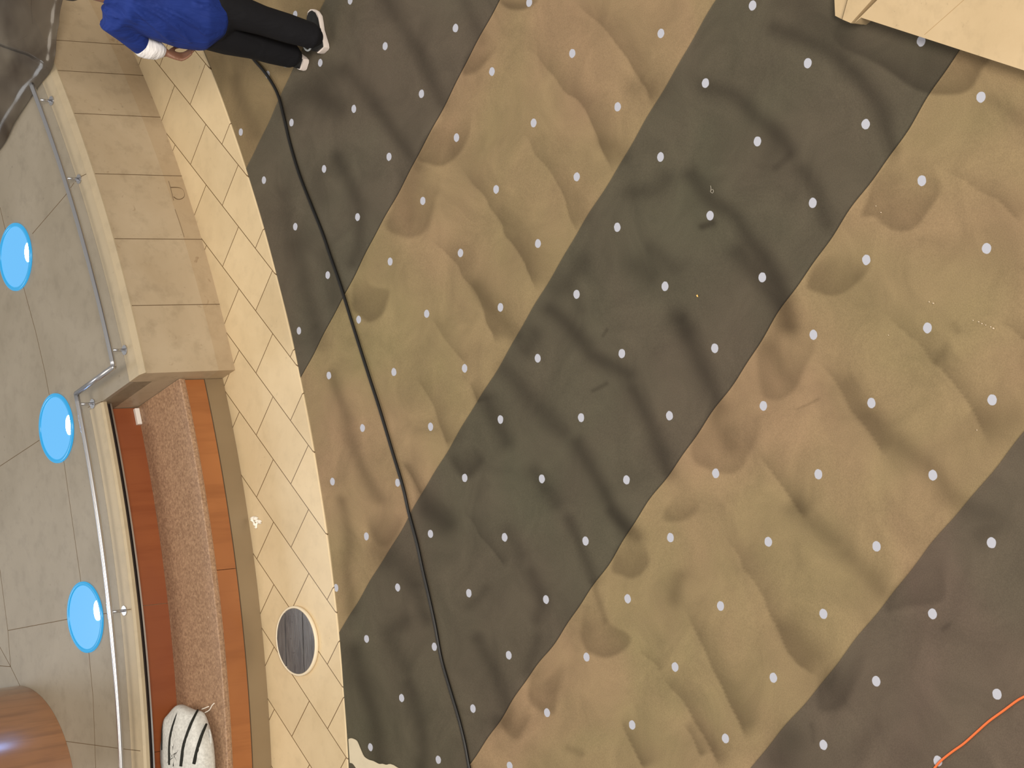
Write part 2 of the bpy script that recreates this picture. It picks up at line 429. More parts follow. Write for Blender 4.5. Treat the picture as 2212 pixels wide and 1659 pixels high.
def in_poly(px, py, pts):
    ins = np.zeros(px.shape, bool); n = len(pts)
    for i in range(n):
        x0, y0 = pts[i]; x1, y1 = pts[(i + 1) % n]
        c = (y0 > py) != (y1 > py)
        with np.errstate(divide='ignore', invalid='ignore'):
            xi = (x1 - x0) * (py - y0) / (y1 - y0 + 1e-12) + x0
        ins ^= c & (px < xi)
    return ins
def csp(pts, closed=False, sub=4):
    pts = [Vector((p[0], p[1], 0)) for p in pts]
    if closed:
        q = [pts[-1]] + pts + pts[:2]; s = smoothpath(q, sub)[sub:-sub]
    else: s = smoothpath(pts, sub)
    return [(p.x, p.y) for p in s]
def sst(x): x = np.clip(x, 0, 1); return x * x * (3 - 2 * x)
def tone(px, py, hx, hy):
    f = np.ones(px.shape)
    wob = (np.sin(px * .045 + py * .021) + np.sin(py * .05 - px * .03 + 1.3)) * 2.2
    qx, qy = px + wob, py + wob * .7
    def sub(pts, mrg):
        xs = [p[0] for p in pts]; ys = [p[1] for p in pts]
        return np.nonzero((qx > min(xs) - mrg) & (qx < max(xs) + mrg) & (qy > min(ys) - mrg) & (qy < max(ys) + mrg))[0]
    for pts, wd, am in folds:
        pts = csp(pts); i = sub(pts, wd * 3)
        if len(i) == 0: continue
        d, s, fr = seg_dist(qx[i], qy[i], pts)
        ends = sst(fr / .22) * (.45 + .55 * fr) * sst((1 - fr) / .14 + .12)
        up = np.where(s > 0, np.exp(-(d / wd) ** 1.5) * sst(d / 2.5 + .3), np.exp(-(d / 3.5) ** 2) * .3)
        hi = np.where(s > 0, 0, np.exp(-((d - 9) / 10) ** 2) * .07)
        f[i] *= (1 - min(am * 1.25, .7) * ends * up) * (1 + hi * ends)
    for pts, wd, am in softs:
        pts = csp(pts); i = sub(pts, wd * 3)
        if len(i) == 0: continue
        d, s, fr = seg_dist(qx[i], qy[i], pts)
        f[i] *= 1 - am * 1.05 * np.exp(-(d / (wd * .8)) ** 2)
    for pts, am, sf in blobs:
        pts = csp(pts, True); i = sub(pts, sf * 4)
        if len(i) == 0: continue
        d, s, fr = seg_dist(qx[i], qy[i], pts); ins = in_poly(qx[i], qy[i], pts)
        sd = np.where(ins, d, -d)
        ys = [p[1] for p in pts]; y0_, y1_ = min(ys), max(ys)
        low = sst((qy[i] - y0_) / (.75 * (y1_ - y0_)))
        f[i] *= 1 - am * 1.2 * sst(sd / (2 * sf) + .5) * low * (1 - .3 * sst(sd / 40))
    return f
def carpet_mat(name, light, dark, warm, cool):
    mt, nt, b = newmat(name, light, .85, 0, .25)
    at = N(nt, 'ShaderNodeAttribute', attribute_name='print_tone').outputs['Fac']
    v = objvec(nt)
    c = mix(nt, ramp(nt, noise(nt, v, .9, 3, .5, .6), [(.32, g(0)), (.68, g(1))]), lin(warm), lin(cool))
    c = mix(nt, math_(nt, 'MULTIPLY', noise(nt, v, 6, 4, .6, .5), .5), c, lin(light))
    n3 = noise(nt, v, 190, 3, .7)
    c = mix(nt, 1.0, c, ramp(nt, n3, [(.25, g(.80)), (.75, g(1.18))]), 'MULTIPLY')
    n4 = noise(nt, v, 3.2, 5, .62, .8)
    c = mix(nt, 1.0, c, ramp(nt, n4, [(.28, g(.82)), (.72, g(1.15))]), 'MULTIPLY')
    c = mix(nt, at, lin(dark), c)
    uv = N(nt, 'ShaderNodeUVMap', uv_map='lattice').outputs[0]
    nz = N(nt, 'ShaderNodeTexNoise'); nz.inputs['Scale'].default_value = 60; nt.links.new(v, nz.inputs['Vector'])
    a1 = N(nt, 'ShaderNodeVectorMath', operation='ADD'); nt.links.new(uv, a1.inputs[0]); a1.inputs[1].default_value = (100.5, 100.5, 0)
    fr = N(nt, 'ShaderNodeVectorMath', operation='FRACTION'); nt.links.new(a1.outputs[0], fr.inputs[0])
    sb = N(nt, 'ShaderNodeVectorMath', operation='SUBTRACT'); nt.links.new(fr.outputs[0], sb.inputs[0]); sb.inputs[1].default_value = (.5, .5, 0)
    sx = N(nt, 'ShaderNodeVectorMath', operation='MULTIPLY'); nt.links.new(sb.outputs[0], sx.inputs[0]); sx.inputs[1].default_value = (1, 1, 0)
    ln = N(nt, 'ShaderNodeVectorMath', operation='LENGTH'); nt.links.new(sx.outputs[0], ln.inputs[0])
    rr = math_(nt, 'ADD', ln.outputs['Value'], math_(nt, 'MULTIPLY', math_(nt, 'SUBTRACT', nz.outputs['Fac'], .5), .012))
    dot = math_(nt, 'MULTIPLY', math_(nt, 'SUBTRACT', .0525, rr), 400); dot = math_(nt, 'MINIMUM', math_(nt, 'MAXIMUM', dot, 0), 1)
    c = mix(nt, dot, c, lin((186, 189, 203)))
    nt.links.new(c, b.inputs['Base Color'])
    return mt
M_tan = carpet_mat('tan_print', (149, 129, 99), (58, 44, 28), (153, 127, 99), (139, 126, 90))
M_brown = carpet_mat('brown_print', (88, 82, 68), (28, 21, 15), (92, 82, 70), (84, 81, 66))
M_tan_far = carpet_mat('tan_print_far', (134, 114, 86), (58, 46, 32), (134, 112, 84), (126, 112, 82))
M_brown_far = carpet_mat('brown_print_far', (92, 84, 72), (34, 27, 20), (94, 84, 72), (88, 84, 70))
M_brown_near = carpet_mat('brown_print_near', (98, 87, 74), (32, 25, 19), (102, 87, 77), (92, 86, 72))
WK = .9672 * 3
OFF = {-3: .1187, -2: -.0179, -1: -.0035, 0: 0, 1: .0161, 2: .033}
HS = .100                        # top height of the near stone ledge
_a = W2L(*P(1860, 38, HS)[:2]); _b = W2L(*P(2212, 152, HS)[:2])
LS = (_b[1] - _a[1]) / (_b[0] - _a[0])
def wobble(k, j):
    w_ = .009 * math.sin(j * 1.9 + k * 2.1) + .006 * math.sin(j * 4.3 + k) + .004 * math.sin(j * 9.1 + k * 3)
    return w_ * (1.6 if k == 1 else 1.0) - (.028 if k == 1 else 0)
def strip(k, mat, label, zt, far):
    x0 = k * WK - WK / 2; x1 = k * WK + WK / 2
    NA, NB = 130, 640
    co = np.zeros((NB + 1, NA + 1, 3)); uv = np.zeros((NB + 1, NA + 1, 2))
    for ia in range(NA + 1):
        s = ia / NA; X = x0 + (x1 - x0) * s
        ax, ay = L2W(X, 0); bx, by = L2W(X, 1); dx, dy = bx - ax, by - ay
        qx, qy = ax - CC[0], ay - CC[1]
        A = dx * dx + dy * dy; B = 2 * (qx * dx + qy * dy); C_ = qx * qx + qy * qy - (R_CARPET + .004) ** 2
        D = B * B - 4 * A * C_
        t0 = (-B + math.sqrt(D)) / (2 * A) if D > 0 else -12
        t0 = max(t0, -10.5)
        t1 = far
        if k >= 0: t1 = _a[1] + LS * (X - _a[0]) + .12
        for ib in range(NB + 1):
            t = t0 + (t1 - t0) * ib / NB
            wl = wobble(k, t) * (1 - s) if k > -9 else 0
            wr = wobble(k + 1, t) * s
            XX = X + wl + wr
            x, y = L2W(XX, t)
            co[ib, ia] = (x, y, zt); uv[ib, ia] = (XX - k * WK, t - OFF.get(k, 0))
    # a whisper of real relief where the material does not lie quite flat
    co[:, :, 2] += .0012 * (np.sin(co[:, :, 0] * 9 + 2 * np.sin(co[:, :, 1] * 4)) + 1)
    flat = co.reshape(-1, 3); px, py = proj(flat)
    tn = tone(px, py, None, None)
    nv = len(flat); W_ = NA + 1
    idx = np.arange(nv).reshape(NB + 1, W_)
    q = np.stack([idx[:-1, :-1], idx[:-1, 1:], idx[1:, 1:], idx[1:, :-1]], -1).reshape(-1, 4)
    # underside and rim so that the strip is a solid sheet
    rim = np.concatenate([idx[0, :], idx[1:, -1], idx[-1, -2::-1], idx[-2:0:-1, 0]])
    low = flat[rim].copy(); low[:, 2] = -.006
    nr = len(rim); li = nv + np.arange(nr)
    rq = np.stack([rim, np.roll(rim, -1), np.roll(li, -1), li], -1)
    allv = np.concatenate([flat, low]); cen = allv.mean(0); cen[2] = 0
    allq = np.concatenate([q, rq])
    me = bpy.data.meshes.new('carpet_strip')
    me.vertices.add(len(allv)); me.vertices.foreach_set('co', (allv - cen).ravel())
    me.loops.add(allq.size); me.loops.foreach_set('vertex_index', allq.ravel().astype(np.int32))
    me.polygons.add(len(allq)); me.polygons.foreach_set('loop_start', np.arange(0, allq.size, 4, dtype=np.int32))
    me.polygons.foreach_set('use_smooth', np.ones(len(allq), bool))
    me.update(calc_edges=True)
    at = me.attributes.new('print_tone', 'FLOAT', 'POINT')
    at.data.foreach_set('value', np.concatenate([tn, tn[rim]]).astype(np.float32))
    ul = me.uv_layers.new(name='lattice'); uva = np.concatenate([uv.reshape(-1, 2), uv.reshape(-1, 2)[rim]])
    ul.data.foreach_set('uv', uva[allq.ravel()].ravel().astype(np.float32))
    me.materials.append(mat)
    o = bpy.data.objects.new('carpet_strip', me); o.location = cen; COL.objects.link(o)
    tag(o, label, 'carpet', 'lengths of printed carpet laid side by side')
    return o
strip(-3, M_tan_far, 'tan carpet strip under the walking person, beside the tiled border', .000, 5.0)
strip(-2, M_brown_far, 'dark brown dotted carpet strip ending at the shoes of the person in blue', .003, 5.5)
strip(-1, M_tan, 'narrower-looking tan carpet strip crossed by the black cable, between two brown ones', .000, 5.5)
strip(0, M_brown, 'brown dotted carpet strip running through the middle to the corner of the stone ledge', .003, 5.5)
strip(1, M_tan, 'wide tan carpet strip with glittering crumbs, between middle and nearest brown strips', .000, 7.5)
strip(2, M_brown_near, 'nearest brown carpet strip, with the orange cord lying on it', .003, 6.0)

# ---------------------------------------------------------------- raised stone level
def gline(mb, pts, z, wd, mi):
    for (a, b_) in zip(pts[:-1], pts[1:]):
        d = Vector((b_[0] - a[0], b_[1] - a[1], 0)); L = d.length
        if L < 1e-6: continue
        n = Vector((-d.y, d.x, 0)).normalized() * wd / 2
        q = [(a[0] + n.x, a[1] + n.y), (b_[0] + n.x, b_[1] + n.y), (b_[0] - n.x, b_[1] - n.y), (a[0] - n.x, a[1] - n.y)]
        mb.add(*prism(q, z - .004, z + .0006), mi)
mb = MB()
R1, R2 = 7.72, 7.20
mb.add(*sweep([(2.0, .50), (R1, .50), (R1, HB), (2.0, HB)], A_END, -28, 70), 0)
mb.add(*sweep([(2.0, .50), (R2, .50), (R2, HB), (2.0, HB)], -112, A_END, 70), 0)
J = [[(143,420),(70,505)], [(0,448),(10,490),(32,560)], [(-40,1031),(0,1007),(85,951)], [(52,624),(77,716),(97,803),(105,846),(125,930),(139,1003),(154,1110),(174,1251),(185,1330),(192,1410),(201,1505),(205,1606),(208,1700)],
     [(17,1362),(144,1338),(190,1330),(232,1325)], [(-20,1160),(0,1231),(17,1362),(23,1440)], [(-20,1360),(0,1398),(23,1440),(45,1485),(60,1520)], [(-20,1437),(23,1440)], [(140,1601),(260,1617)],
     [(68,-20),(67,20),(70,52)], [(-20,104),(0,98),(40,88),(60,76)], [(5,90),(-20,160)], [(32,560),(52,624)], [(143,420),(160,395)]]
for j in J: gline(mb, [P(x, y, HB) for x, y in j], HB, .004, 1)
o = mb.build('floor_upper', M_slab, mats=[M_slab, M_joint]); o['kind'] = 'structure'

# block wall with rounded coping
mb = MB()
mb.add(*sweep([(7.2, -.03), (R_FACE + .025, -.03), (R_FACE + .025, .0), (R_FACE, HB - .03), (R_FACE - .02, HB - .03), (7.2, HB - .03)], A_END, -28, 90), 0)
def vline(deg, r0, z0, r1, z1, wd=.004):
    a = math.degrees(wd / 2 / R_FACE)
    p = [pol(r0 + .0007, deg - a, z0), pol(r0 + .0007, deg + a, z0), pol(r1 + .0007, deg + a, z1), pol(r1 + .0007, deg - a, z1)]
    q = [pol(r0 - .004, deg - a, z0), pol(r0 - .004, deg + a, z0), pol(r1 - .004, deg + a, z1), pol(r1 - .004, deg - a, z1)]
    return p + q, [(0, 1, 2, 3), (7, 6, 5, 4), (0, 4, 5, 1), (1, 5, 6, 2), (2, 6, 7, 3), (3, 7, 4, 0)]
for bx, by in [(285, 95), (311, 166), (347, 257), (391, 386), (435, 521), (473, 661)]:
    r, dg = topol(P(bx, by)); mb.add(*vline(dg, R_FACE + .025, .01, R_FACE, HB - .03), 1)
for k in range(1, 6): mb.add(*vline(-53.9 + 4.6 * k, R_FACE + .025, .01, R_FACE, HB - .03), 1)
def PC(x, y, r):
    d = ray(x, y); oc = -CC; a = d[0] ** 2 + d[1] ** 2; b_ = 2 * (oc @ d[:2]); c_ = oc @ oc - r * r
    q = (-b_ - math.sqrt(b_ * b_ - 4 * a * c_)) / (2 * a); return EYE + d * q
for sp_, wd in (([(369,405),(380,405),(391,407),(397,414),(398,424),(391,430),(382,430),(375,425)], .0028), ([(364,391),(368,404),(375,433)], .0012), ([(310,232),(315,255),(325,280)], .0010), ([(378,452),(388,480),(398,512)], .0010)):
    q_ = [Vector(PC(x, y, R_FACE + (.0215 if x > 340 else .012))) for x, y in csp(sp_, False, 3)]
    mb.add(*tube(q_, wd, 5), 1)
def fgrid(nt, c):
    # lower course is browner and stained
    geo = N(nt, 'ShaderNodeNewGeometry').outputs['Position']
    sp = N(nt, 'ShaderNodeSeparateXYZ'); nt.links.new(geo, sp.inputs[0])
    low = math_(nt, 'LESS_THAN', math_(nt, 'ADD', sp.outputs[2], math_(nt, 'MULTIPLY', sp.outputs[0], -.012)), .125)
    c = mix(nt, math_(nt, 'MULTIPLY', low, .38), c, lin((168, 142, 108)))
    st = ramp(nt, noise(nt, objvec(nt, (1, 1, 1)), 13, 3, .6, 1.2), [(.66, g(0)), (.74, g(1))])
    return mix(nt, math_(nt, 'MULTIPLY', st, .45), c, lin((120, 92, 62)))
M_face2 = stone('face_stone_stained', (188, 171, 146), (172, 153, 126), .5, .5, fgrid, .35)
o = mb.build('wall_left', M_face2, mats=[M_face2, M_joint]); o['kind'] = 'structure'
mb = MB()
mb.add(*sweep([(R1 + .0015, HB - .03), (R_FACE + .012, HB - .03), (R_FACE + .012, HB - .022), (R_FACE - .03, HB - .001), (R_FACE - .05, HB), (R1 + .0015, HB)], A_END, -28, 90), 0)
gline(mb, [P(x, y, HB) for x, y in [(163,392),(172,383),(186,376)]], HB, .004, 1)
o = mb.build('trim_coping_high', M_cope, mats=[M_cope, M_joint]); o['kind'] = 'structure'
RC2 = 7.36
mb = MB()
mb.add(*sweep([(R2 + .0015, HB - .045), (RC2 - .03, HB - .045), (RC2, HB - .035), (RC2, HB - .012), (RC2 - .015, HB), (R2 + .0015, HB)], -112, A_END, 90), 0)
gline(mb, [P(x, y, HB) for x, y in [(250,1322),(283,1316)]], HB, .004, 1)
gline(mb, [P(x, y, HB) for x, y in [(260,1617),(303,1622)]], HB, .004, 1)
gline(mb, [P(x, y, HB) for x, y in [(190,880),(221,867)]], HB, .004, 1)
o = mb.build('trim_coping_low', M_cope, mats=[M_cope, M_joint]); o['kind'] = 'structure'

# ---------------------------------------------------------------- bench in the recess
AB0, AB1 = -106, A_END - .02
c0 = pol(7.5, -85, 0)
bench = empty('curved_bench', c0, 'long curved bench with brown stone seat and orange wood panels, set below the handrail', 'bench')
mb = MB(); mb.add(*sweep([(7.215, .30), (R_SEAT - .004, .30), (R_SEAT, .305), (R_SEAT, .331), (R_SEAT - .006, .336), (7.215, .336)], AB0, AB1, 90)); mb.build('seat', M_seat, bench)
mb = MB(); mb.add(*sweep([(7.24, 0.011), (R_PL - .03, 0.011), (R_PL - .03, .30), (7.24, .30)], AB0, AB1, 90)); mb.build('carcass', M_dark, bench)
mb = MB(); mb.add(*sweep([(R_PL - .029, 0.0115), (R_PL, 0.0115), (R_PL, .136), (R_PL + .004, .138), (R_PL + .004, .144), (R_PL - .029, .144)], AB0, AB1, 90)); mb.build('metal_plinth', M_plinth, bench)
mb = MB(); mb.add(*sweep([(R_PL - .02, .293), (R_PL + .012, .293), (R_PL + .012, .297), (R_PL - .02, .297)], AB0, AB1, 90)); mb.build('edge_strip', M_seat, bench)
jf = sorted([topol(P(463 + 50, 1228, .22))[1], -96.5, A_END - .02, -106, -71.25 - 25.0])
jf = sorted(set([AB0, -96.5, topol(P(492, 1229, .22))[1], AB1]))
for a, b_ in zip(jf[:-1], jf[1:]):
    mb = MB(); mb.add(*sweep([(R_PL - .029, .149), (R_PL, .149), (R_PL, .288), (R_PL - .029, .288)], a + .012, b_ - .012, 40)); mb.build('front_panel', M_woodf, bench)
jb = sorted(set([AB0, -98.0, topol(P(330, 1619, .46))[1], topol(P(330, 1306, .46))[1], AB1]))
for a, b_ in zip(jb[:-1], jb[1:]):
    mb = MB(); mb.add(*sweep([(7.21, .3365), (7.23, .3365), (7.23, .572), (7.21, .572)], a + .012, b_ - .012, 40)); mb.build('back_panel', M_woodb, bench)
mb = MB(); mb.add(*sweep([(7.21, .574), (7.335, .574), (7.335, .585), (7.325, .585), (7.325, .581), (7.21, .581)], AB0, AB1, 90)); mb.build('metal_trim', M_steel, bench)
mb = MB(); mb.add(*sweep([(7.205, .586), (7.32, .586), (7.32, .609), (7.205, .609)], AB0, AB1, 90)); mb.build('shadow_gap', M_dark, bench)
# masonry core behind the bench
mb = MB(); mb.add(*sweep([(6.9, -.03), (7.208, -.03), (7.208, .498), (6.9, .498)], -112, A_END - .02, 60))
o = mb.build('wall_core', M_face); o['kind'] = 'structure'

# ---------------------------------------------------------------- hand rail
RZ = HB + .10
ra = empty('handrail', tuple(P(246, 792, HB)), 'low stainless steel handrail stepping back along the raised stone edge', 'handrail')
def arc_pts(r, a0, a1, z, n=60): return [pol(r, a0 + (a1 - a0) * i / n, z) for i in range(n + 1)]
aS = topol(P(246, 792, RZ))[1]; aT = topol(P(71, 176, RZ))[1]; aU = topol(P(165, 850, RZ))[1]
r1 = topol(P(246, 792, RZ))[0]; r2 = 7.256
mb = MB(); mb.add(*tube(arc_pts(r1, aT, aS, RZ), .0165, 14)); mb.build('upper_rail', M_steel, ra, True)
mb = MB(); mb.add(*tube([pol(r1, aS, RZ), pol(r2, aU, RZ)], .0165, 14)); mb.build('return_rail', M_steel, ra, True)
mb = MB(); mb.add(*tube(arc_pts(r2, aU, -106, RZ, 80), .0165, 14)); mb.build('lower_rail', M_steel, ra, True)
for (bx, by), rr in [((106, 228), r1), ((163, 398), r1), ((259, 765), r1), ((183, 885), r2), ((251, 1322), r2)] + [((None, -97), r2)]:
    dg = by if bx is None else topol(P(bx, by, HB))[1]
    q = pol(rr, dg, 0)
    mb = MB(); mb.add(*tube([(q[0], q[1], HB + .004), (q[0], q[1], RZ - .012)], .008, 10))
    pst = mb.build('post', M_steel, ra, True)
    mb = MB(); mb.add(*tube([(q[0], q[1], HB + .0008), (q[0], q[1], HB + .006)], .03, 20)); mb.build('flange', M_steel, pst)

# ---------------------------------------------------------------- blue floor lights
def disc(c, r, z0, z1, n=48): return prism([(c[0] + r * math.cos(2 * math.pi * k / n), c[1] + r * math.sin(2 * math.pi * k / n)) for k in range(n)], z0, z1)
LD = [((35, 555), 'round blue floor light highest on the left, nearest the smoky sheet', (60, 545)),
      ((123, 925), 'round blue floor light beside the bend of the handrail', (149, 918)),
      ((185.5, 1333), 'round blue floor light nearest the wooden column', (210, 1319))]
for (px, py), lab, (lx, ly) in LD:
    c = P(px, py, HB); t = empty('floor_light', (c[0], c[1], HB), lab, 'light', 'blue lights set in the raised stone')
    R = .222
    n = 72; mb = MB()
    prof = [(R, HB + .0008), (R, HB + .010), (R - .004, HB + .013), (R - .022, HB + .013), (R - .024, HB + .010), (R - .024, HB + .0008)]
    v = []; f = []; k = len(prof)
    for i in range(n):
        a = 2 * math.pi * i / n; v += [(c[0] + r * math.cos(a), c[1] + r * math.sin(a), z) for r, z in prof]
    for i in range(n):
        for j in range(k): f.append((i * k + j, i * k + (j + 1) % k, ((i + 1) % n) * k + (j + 1) % k, ((i + 1) % n) * k + j))
    mb.add(v, f); mb.build('ring', M_ring, t, True)
    mb = MB(); mb.add(*disc(c, R - .0245, HB + .0008, HB + .007)); mb.build('lens', M_blue, t)
    l = P(lx, ly, HB + .01); mb = MB(); d = l - c
    pts = []
    for i in range(32):
        a = 2 * math.pi * i / 32; q = np.array([l[0] + .062 * math.cos(a), l[1] + .045 * math.sin(a)]); e = q - c[:2]
        rr = np.hypot(*e)
        if rr > R - .03: e = e * (R - .03) / rr
        pts.append((c[0] + e[0], c[1] + e[1]))
    mb.add(*prism(pts, HB + .0072, HB + .0095)); mb.build('lamp', M_lamp, t)

# ---------------------------------------------------------------- wooden column
wc = np.array([-2.547, 11.91]); mb = MB(); n = 96
v = []; f = []
for zi, z in enumerate([HB + .001, 1.4, 2.6]):
    v += [(wc[0] + .66 * math.cos(2 * math.pi * k / n), wc[1] + .66 * math.sin(2 * math.pi * k / n), z) for k in range(n)]
for zi in range(2):
    for k in range(n): f.append((zi * n + k, zi * n + (k + 1) % n, (zi + 1) * n + (k + 1) % n, (zi + 1) * n + k))
f.append(tuple(range(n))[::-1]); f.append(tuple(2 * n + k for k in range(n)))
mb.add(v, f); o = mb.build('wooden_column', M_column, smooth=True)
tag(o, 'round glossy wood clad column standing on the raised stone, reflecting a blue light', 'column')
md = o.modifiers.new('e', 'EDGE_SPLIT'); md.split_angle = math.radians(50)

# ---------------------------------------------------------------- smoky sheet
M_film, nt, b = newmat('smoky_film', (92, 80, 66), .18, 0, .6)
b.inputs['Alpha'].default_value = .62
v = objvec(nt, (1, 1, .6))
nt.links.new(mix(nt, ramp(nt, noise(nt, v, 2.0, 3, .5, .8), [(.35, g(0)), (.7, g(1))]), lin((70, 58, 46)), lin((120, 110, 96))), b.inputs['Base Color'])
fp = [(-60, 385), (0, 320), (30, 265), (62, 214), (88, 178), (112, 146), (119, 100), (124, 60), (128, 30), (134, -10), (138, -60)]
v = []; f = []; M_ = 26
base = [P(x, y, HB + .02) for x, y in fp]
base = [Vector(p) for p in smoothpath(base, 5)]
far = Vector((3.2, 14.2, HB + .5)); nb = len(base)
for i, p in enumerate(base):
    q = p + (Vector((1.4, 2.6, .0)) if i < nb * .5 else Vector((1.0, 2.9, 0)))
    for k in range(M_):
        t = k / (M_ - 1)
        w_ = p.lerp(q, t)
        fold_ = .02 * math.sin(i * .22 + t * 3) * math.sin(t * 2.4) + .012 * math.sin(i * .5 - t * 2) * t * (1 - t) * 3
        w_.z = HB + .012 + .10 * math.sin(min(t * 5, 1) * math.pi / 2) + fold_ + .006 * abs(math.sin(i * .42 + .4)) * (1 - t) ** 3
        v.append(w_)
for i in range(nb - 1):
    for k in range(M_ - 1): f.append((i * M_ + k, (i + 1) * M_ + k, (i + 1) * M_ + k + 1, i * M_ + k + 1))
o = mesh('plastic_sheet', v, f, M_film, smooth=True)
md = o.modifiers.new('s', 'SOLIDIFY'); md.thickness = .002
tag(o, 'smoky see-through plastic sheet draped over the raised stone where the handrail begins', 'plastic sheet')

# ---------------------------------------------------------------- near stone ledge
def poly3(pts):
    return [tuple(p) for p in pts]
ed0, ed1 = P(1860, 38, HS), P(2212, 152, HS); dv = (ed1 - ed0)
side = P(1905, -10, HS) - P(1845, 50, HS)
A0 = P(1845, 50, HS); A1 = A0 + side * 16
led = empty('stone_ledge', (A0[0], A0[1], 0), 'pale stone ledge with a stepped end, nearest the camera at the carpet edge', 'ledge')
mb = MB(); mb.add(*prism([tuple(ed0[:2]), tuple((ed0 + dv * 3)[:2]), tuple((ed0 + dv * 3 + side * 14)[:2]), tuple(A1[:2]), tuple(A0[:2])], .02, HS))
gline(mb, [P(1997, 75, HS), P(2030, 46, HS), P(2082, 0, HS), P(2160, -68, HS)], HS, .0022, 1)
mb.build('top_slab', M_near, led, mats=[M_near, newmat('ledge_joint', (176, 148, 108), .8)[0]])
def strip3(a, za, b_, zb, c_, zc, d, zd, nm):
    q = [P(*a, za), P(*b_, zb), P(*c_, zc), P(*d, zd)]
    e0 = q[3] - q[0]; e1 = q[2] - q[1]
    q[3] = q[0] + e0 * 12; q[2] = q[1] + e1 * 12
    lo = [np.array([p[0], p[1], .008]) for p in q]
    mesh(nm, list(q) + lo, [(0, 1, 2, 3), (7, 6, 5, 4), (0, 4, 5, 1), (1, 5, 6, 2), (2, 6, 7, 3), (3, 7, 4, 0)], M_near, led)
strip3((1819.5, 42), .085, (1838, 50), .085, (1883, 0), .085, (1831, 0), .085, 'upper_step')
strip3((1804, 34), .055, (1818.5, 41.5), .055, (1830, 0), .055, (1802.5, 0), .055, 'lower_step')

# ---------------------------------------------------------------- cables
cp = [(470, -200), (488, -90), (505, -8), (522, 55), (533, 95), (545, 124), (575, 160), (599, 201), (612, 248), (626, 308), (646, 375), (672, 442), (696, 502), (713, 552), (736, 618), (763, 705), (796, 809), (820, 883), (846, 970), (870, 1050), (883, 1107), (900, 1171), (913, 1231), (927, 1291), (940, 1352), (953, 1422), (970, 1482), (990, 1549), (1004, 1606), (1014, 1659), (1030, 1720)]
mb = MB(); mb.add(*tube(smoothpath([P(x, y, .0155) for x, y in cp], 5), .0095, 10))
o = mb.build('power_cable', M_cable, smooth=True); tag(o, 'long black cable snaking over the carpet from the person in blue', 'cable')
op = [(1990, 1700), (2019, 1659), (2034, 1642), (2058, 1623), (2082, 1606), (2109, 1582), (2136, 1558), (2169, 1534), (2196, 1514), (2212, 1505), (2240, 1490)]
mb = MB(); mb.add(*tube(smoothpath([P(x, y, .012) for x, y in op], 5), .0055, 10))
o = mb.build('extension_cord', M_orange, smooth=True); tag(o, 'thin orange cord lying on the nearest brown carpet strip', 'cord')

# ---------------------------------------------------------------- round lid
M_plank, nt, b = newmat('grey_planks', (92, 92, 94), .34)
v = objvec(nt, (2, 14, 2), (0, 0, .05))
c = mix(nt, ramp(nt, noise(nt, v, 3, 5, .65, .6), [(.3, g(0)), (.75, g(1))]), lin((66, 66, 70)), lin((112, 110, 110)))
c = mix(nt, ramp(nt, noise(nt, objvec(nt, (1, 1, 1)), 11, 3, .6, 2.), [(.70, g(0)), (.73, g(1))]), c, lin((34, 32, 32)))
nt.links.new(c, b.inputs['Base Color'])
bp = N(nt, 'ShaderNodeBump'); bp.inputs['Strength'].default_value = .4; bp.inputs['Distance'].default_value = .004
nt.links.new(noise(nt, v, 6, 4), bp.inputs['Height']); nt.links.new(bp.outputs[0], b.inputs['Normal'])
M_rim = newmat('cream_rim', (236, 222, 196), .5)[0]
ZL = .032
cl = (P(597, 1383, ZL) + P(681, 1387, ZL)) / 2; RL = .208
lid = empty('round_stool_top', (cl[0], cl[1], .01), 'round grey planked wooden top with cream rim lying on the tiles', 'stool')
mb = MB(); n = 64
prof = [(RL - .01, .0115), (RL - .002, .0115), (RL, .018), (RL, ZL - .004), (RL - .004, ZL + .002), (RL - .012, ZL + .002), (RL - .014, ZL - .004), (RL - .02, ZL - .01), (0.001, ZL - .012), (0.001, .0115)]
v = []; f = []; k = len(prof)
for i in range(n):
    a = 2 * math.pi * i / n; v += [(cl[0] + r * math.cos(a), cl[1] + r * math.sin(a), z) for r, z in prof]
for i in range(n):
    for j in range(k): f.append((i * k + j, i * k + (j + 1) % k, ((i + 1) % n) * k + (j + 1) % k, ((i + 1) % n) * k + j))
mb.add(v, f); mb.build('rim', M_rim, lid, True)
# three planks: boards run along world x, gaps seen at photo x 618 and 655
g1 = topol; yA = P(617, 1387, ZL)[1]; yB = P(655, 1387, ZL)[1]
Rp = RL - .0145
def plank(y0, y1):
    pts = []
    y0_, y1_ = max(y0, cl[1] - Rp), min(y1, cl[1] + Rp)
    ys = np.linspace(y0_, y1_, 16)
    sk = -.03
    for y in ys: pts.append((cl[0] + math.sqrt(max(Rp ** 2 - (y - cl[1]) ** 2, 0)), y))
    for y in ys[::-1]: pts.append((cl[0] - math.sqrt(max(Rp ** 2 - (y - cl[1]) ** 2, 0)), y))
    q = [pts[0]]
    for p in pts[1:]:
        if math.hypot(p[0] - q[-1][0], p[1] - q[-1][1]) > 1e-4: q.append(p)
    mb = MB(); mb.add(*prism(q, ZL - .0085, ZL)); mb.build('plank', M_plank, lid)
plank(yA + .0045, 99); plank(yB + .0045, yA - .0045); plank(-99, yB - .0045)
mb = MB(); mb.add(*disc(cl[:2], RL - .021, ZL - .0115, ZL - .0088)); mb.build('inner_board', M_dark, lid)

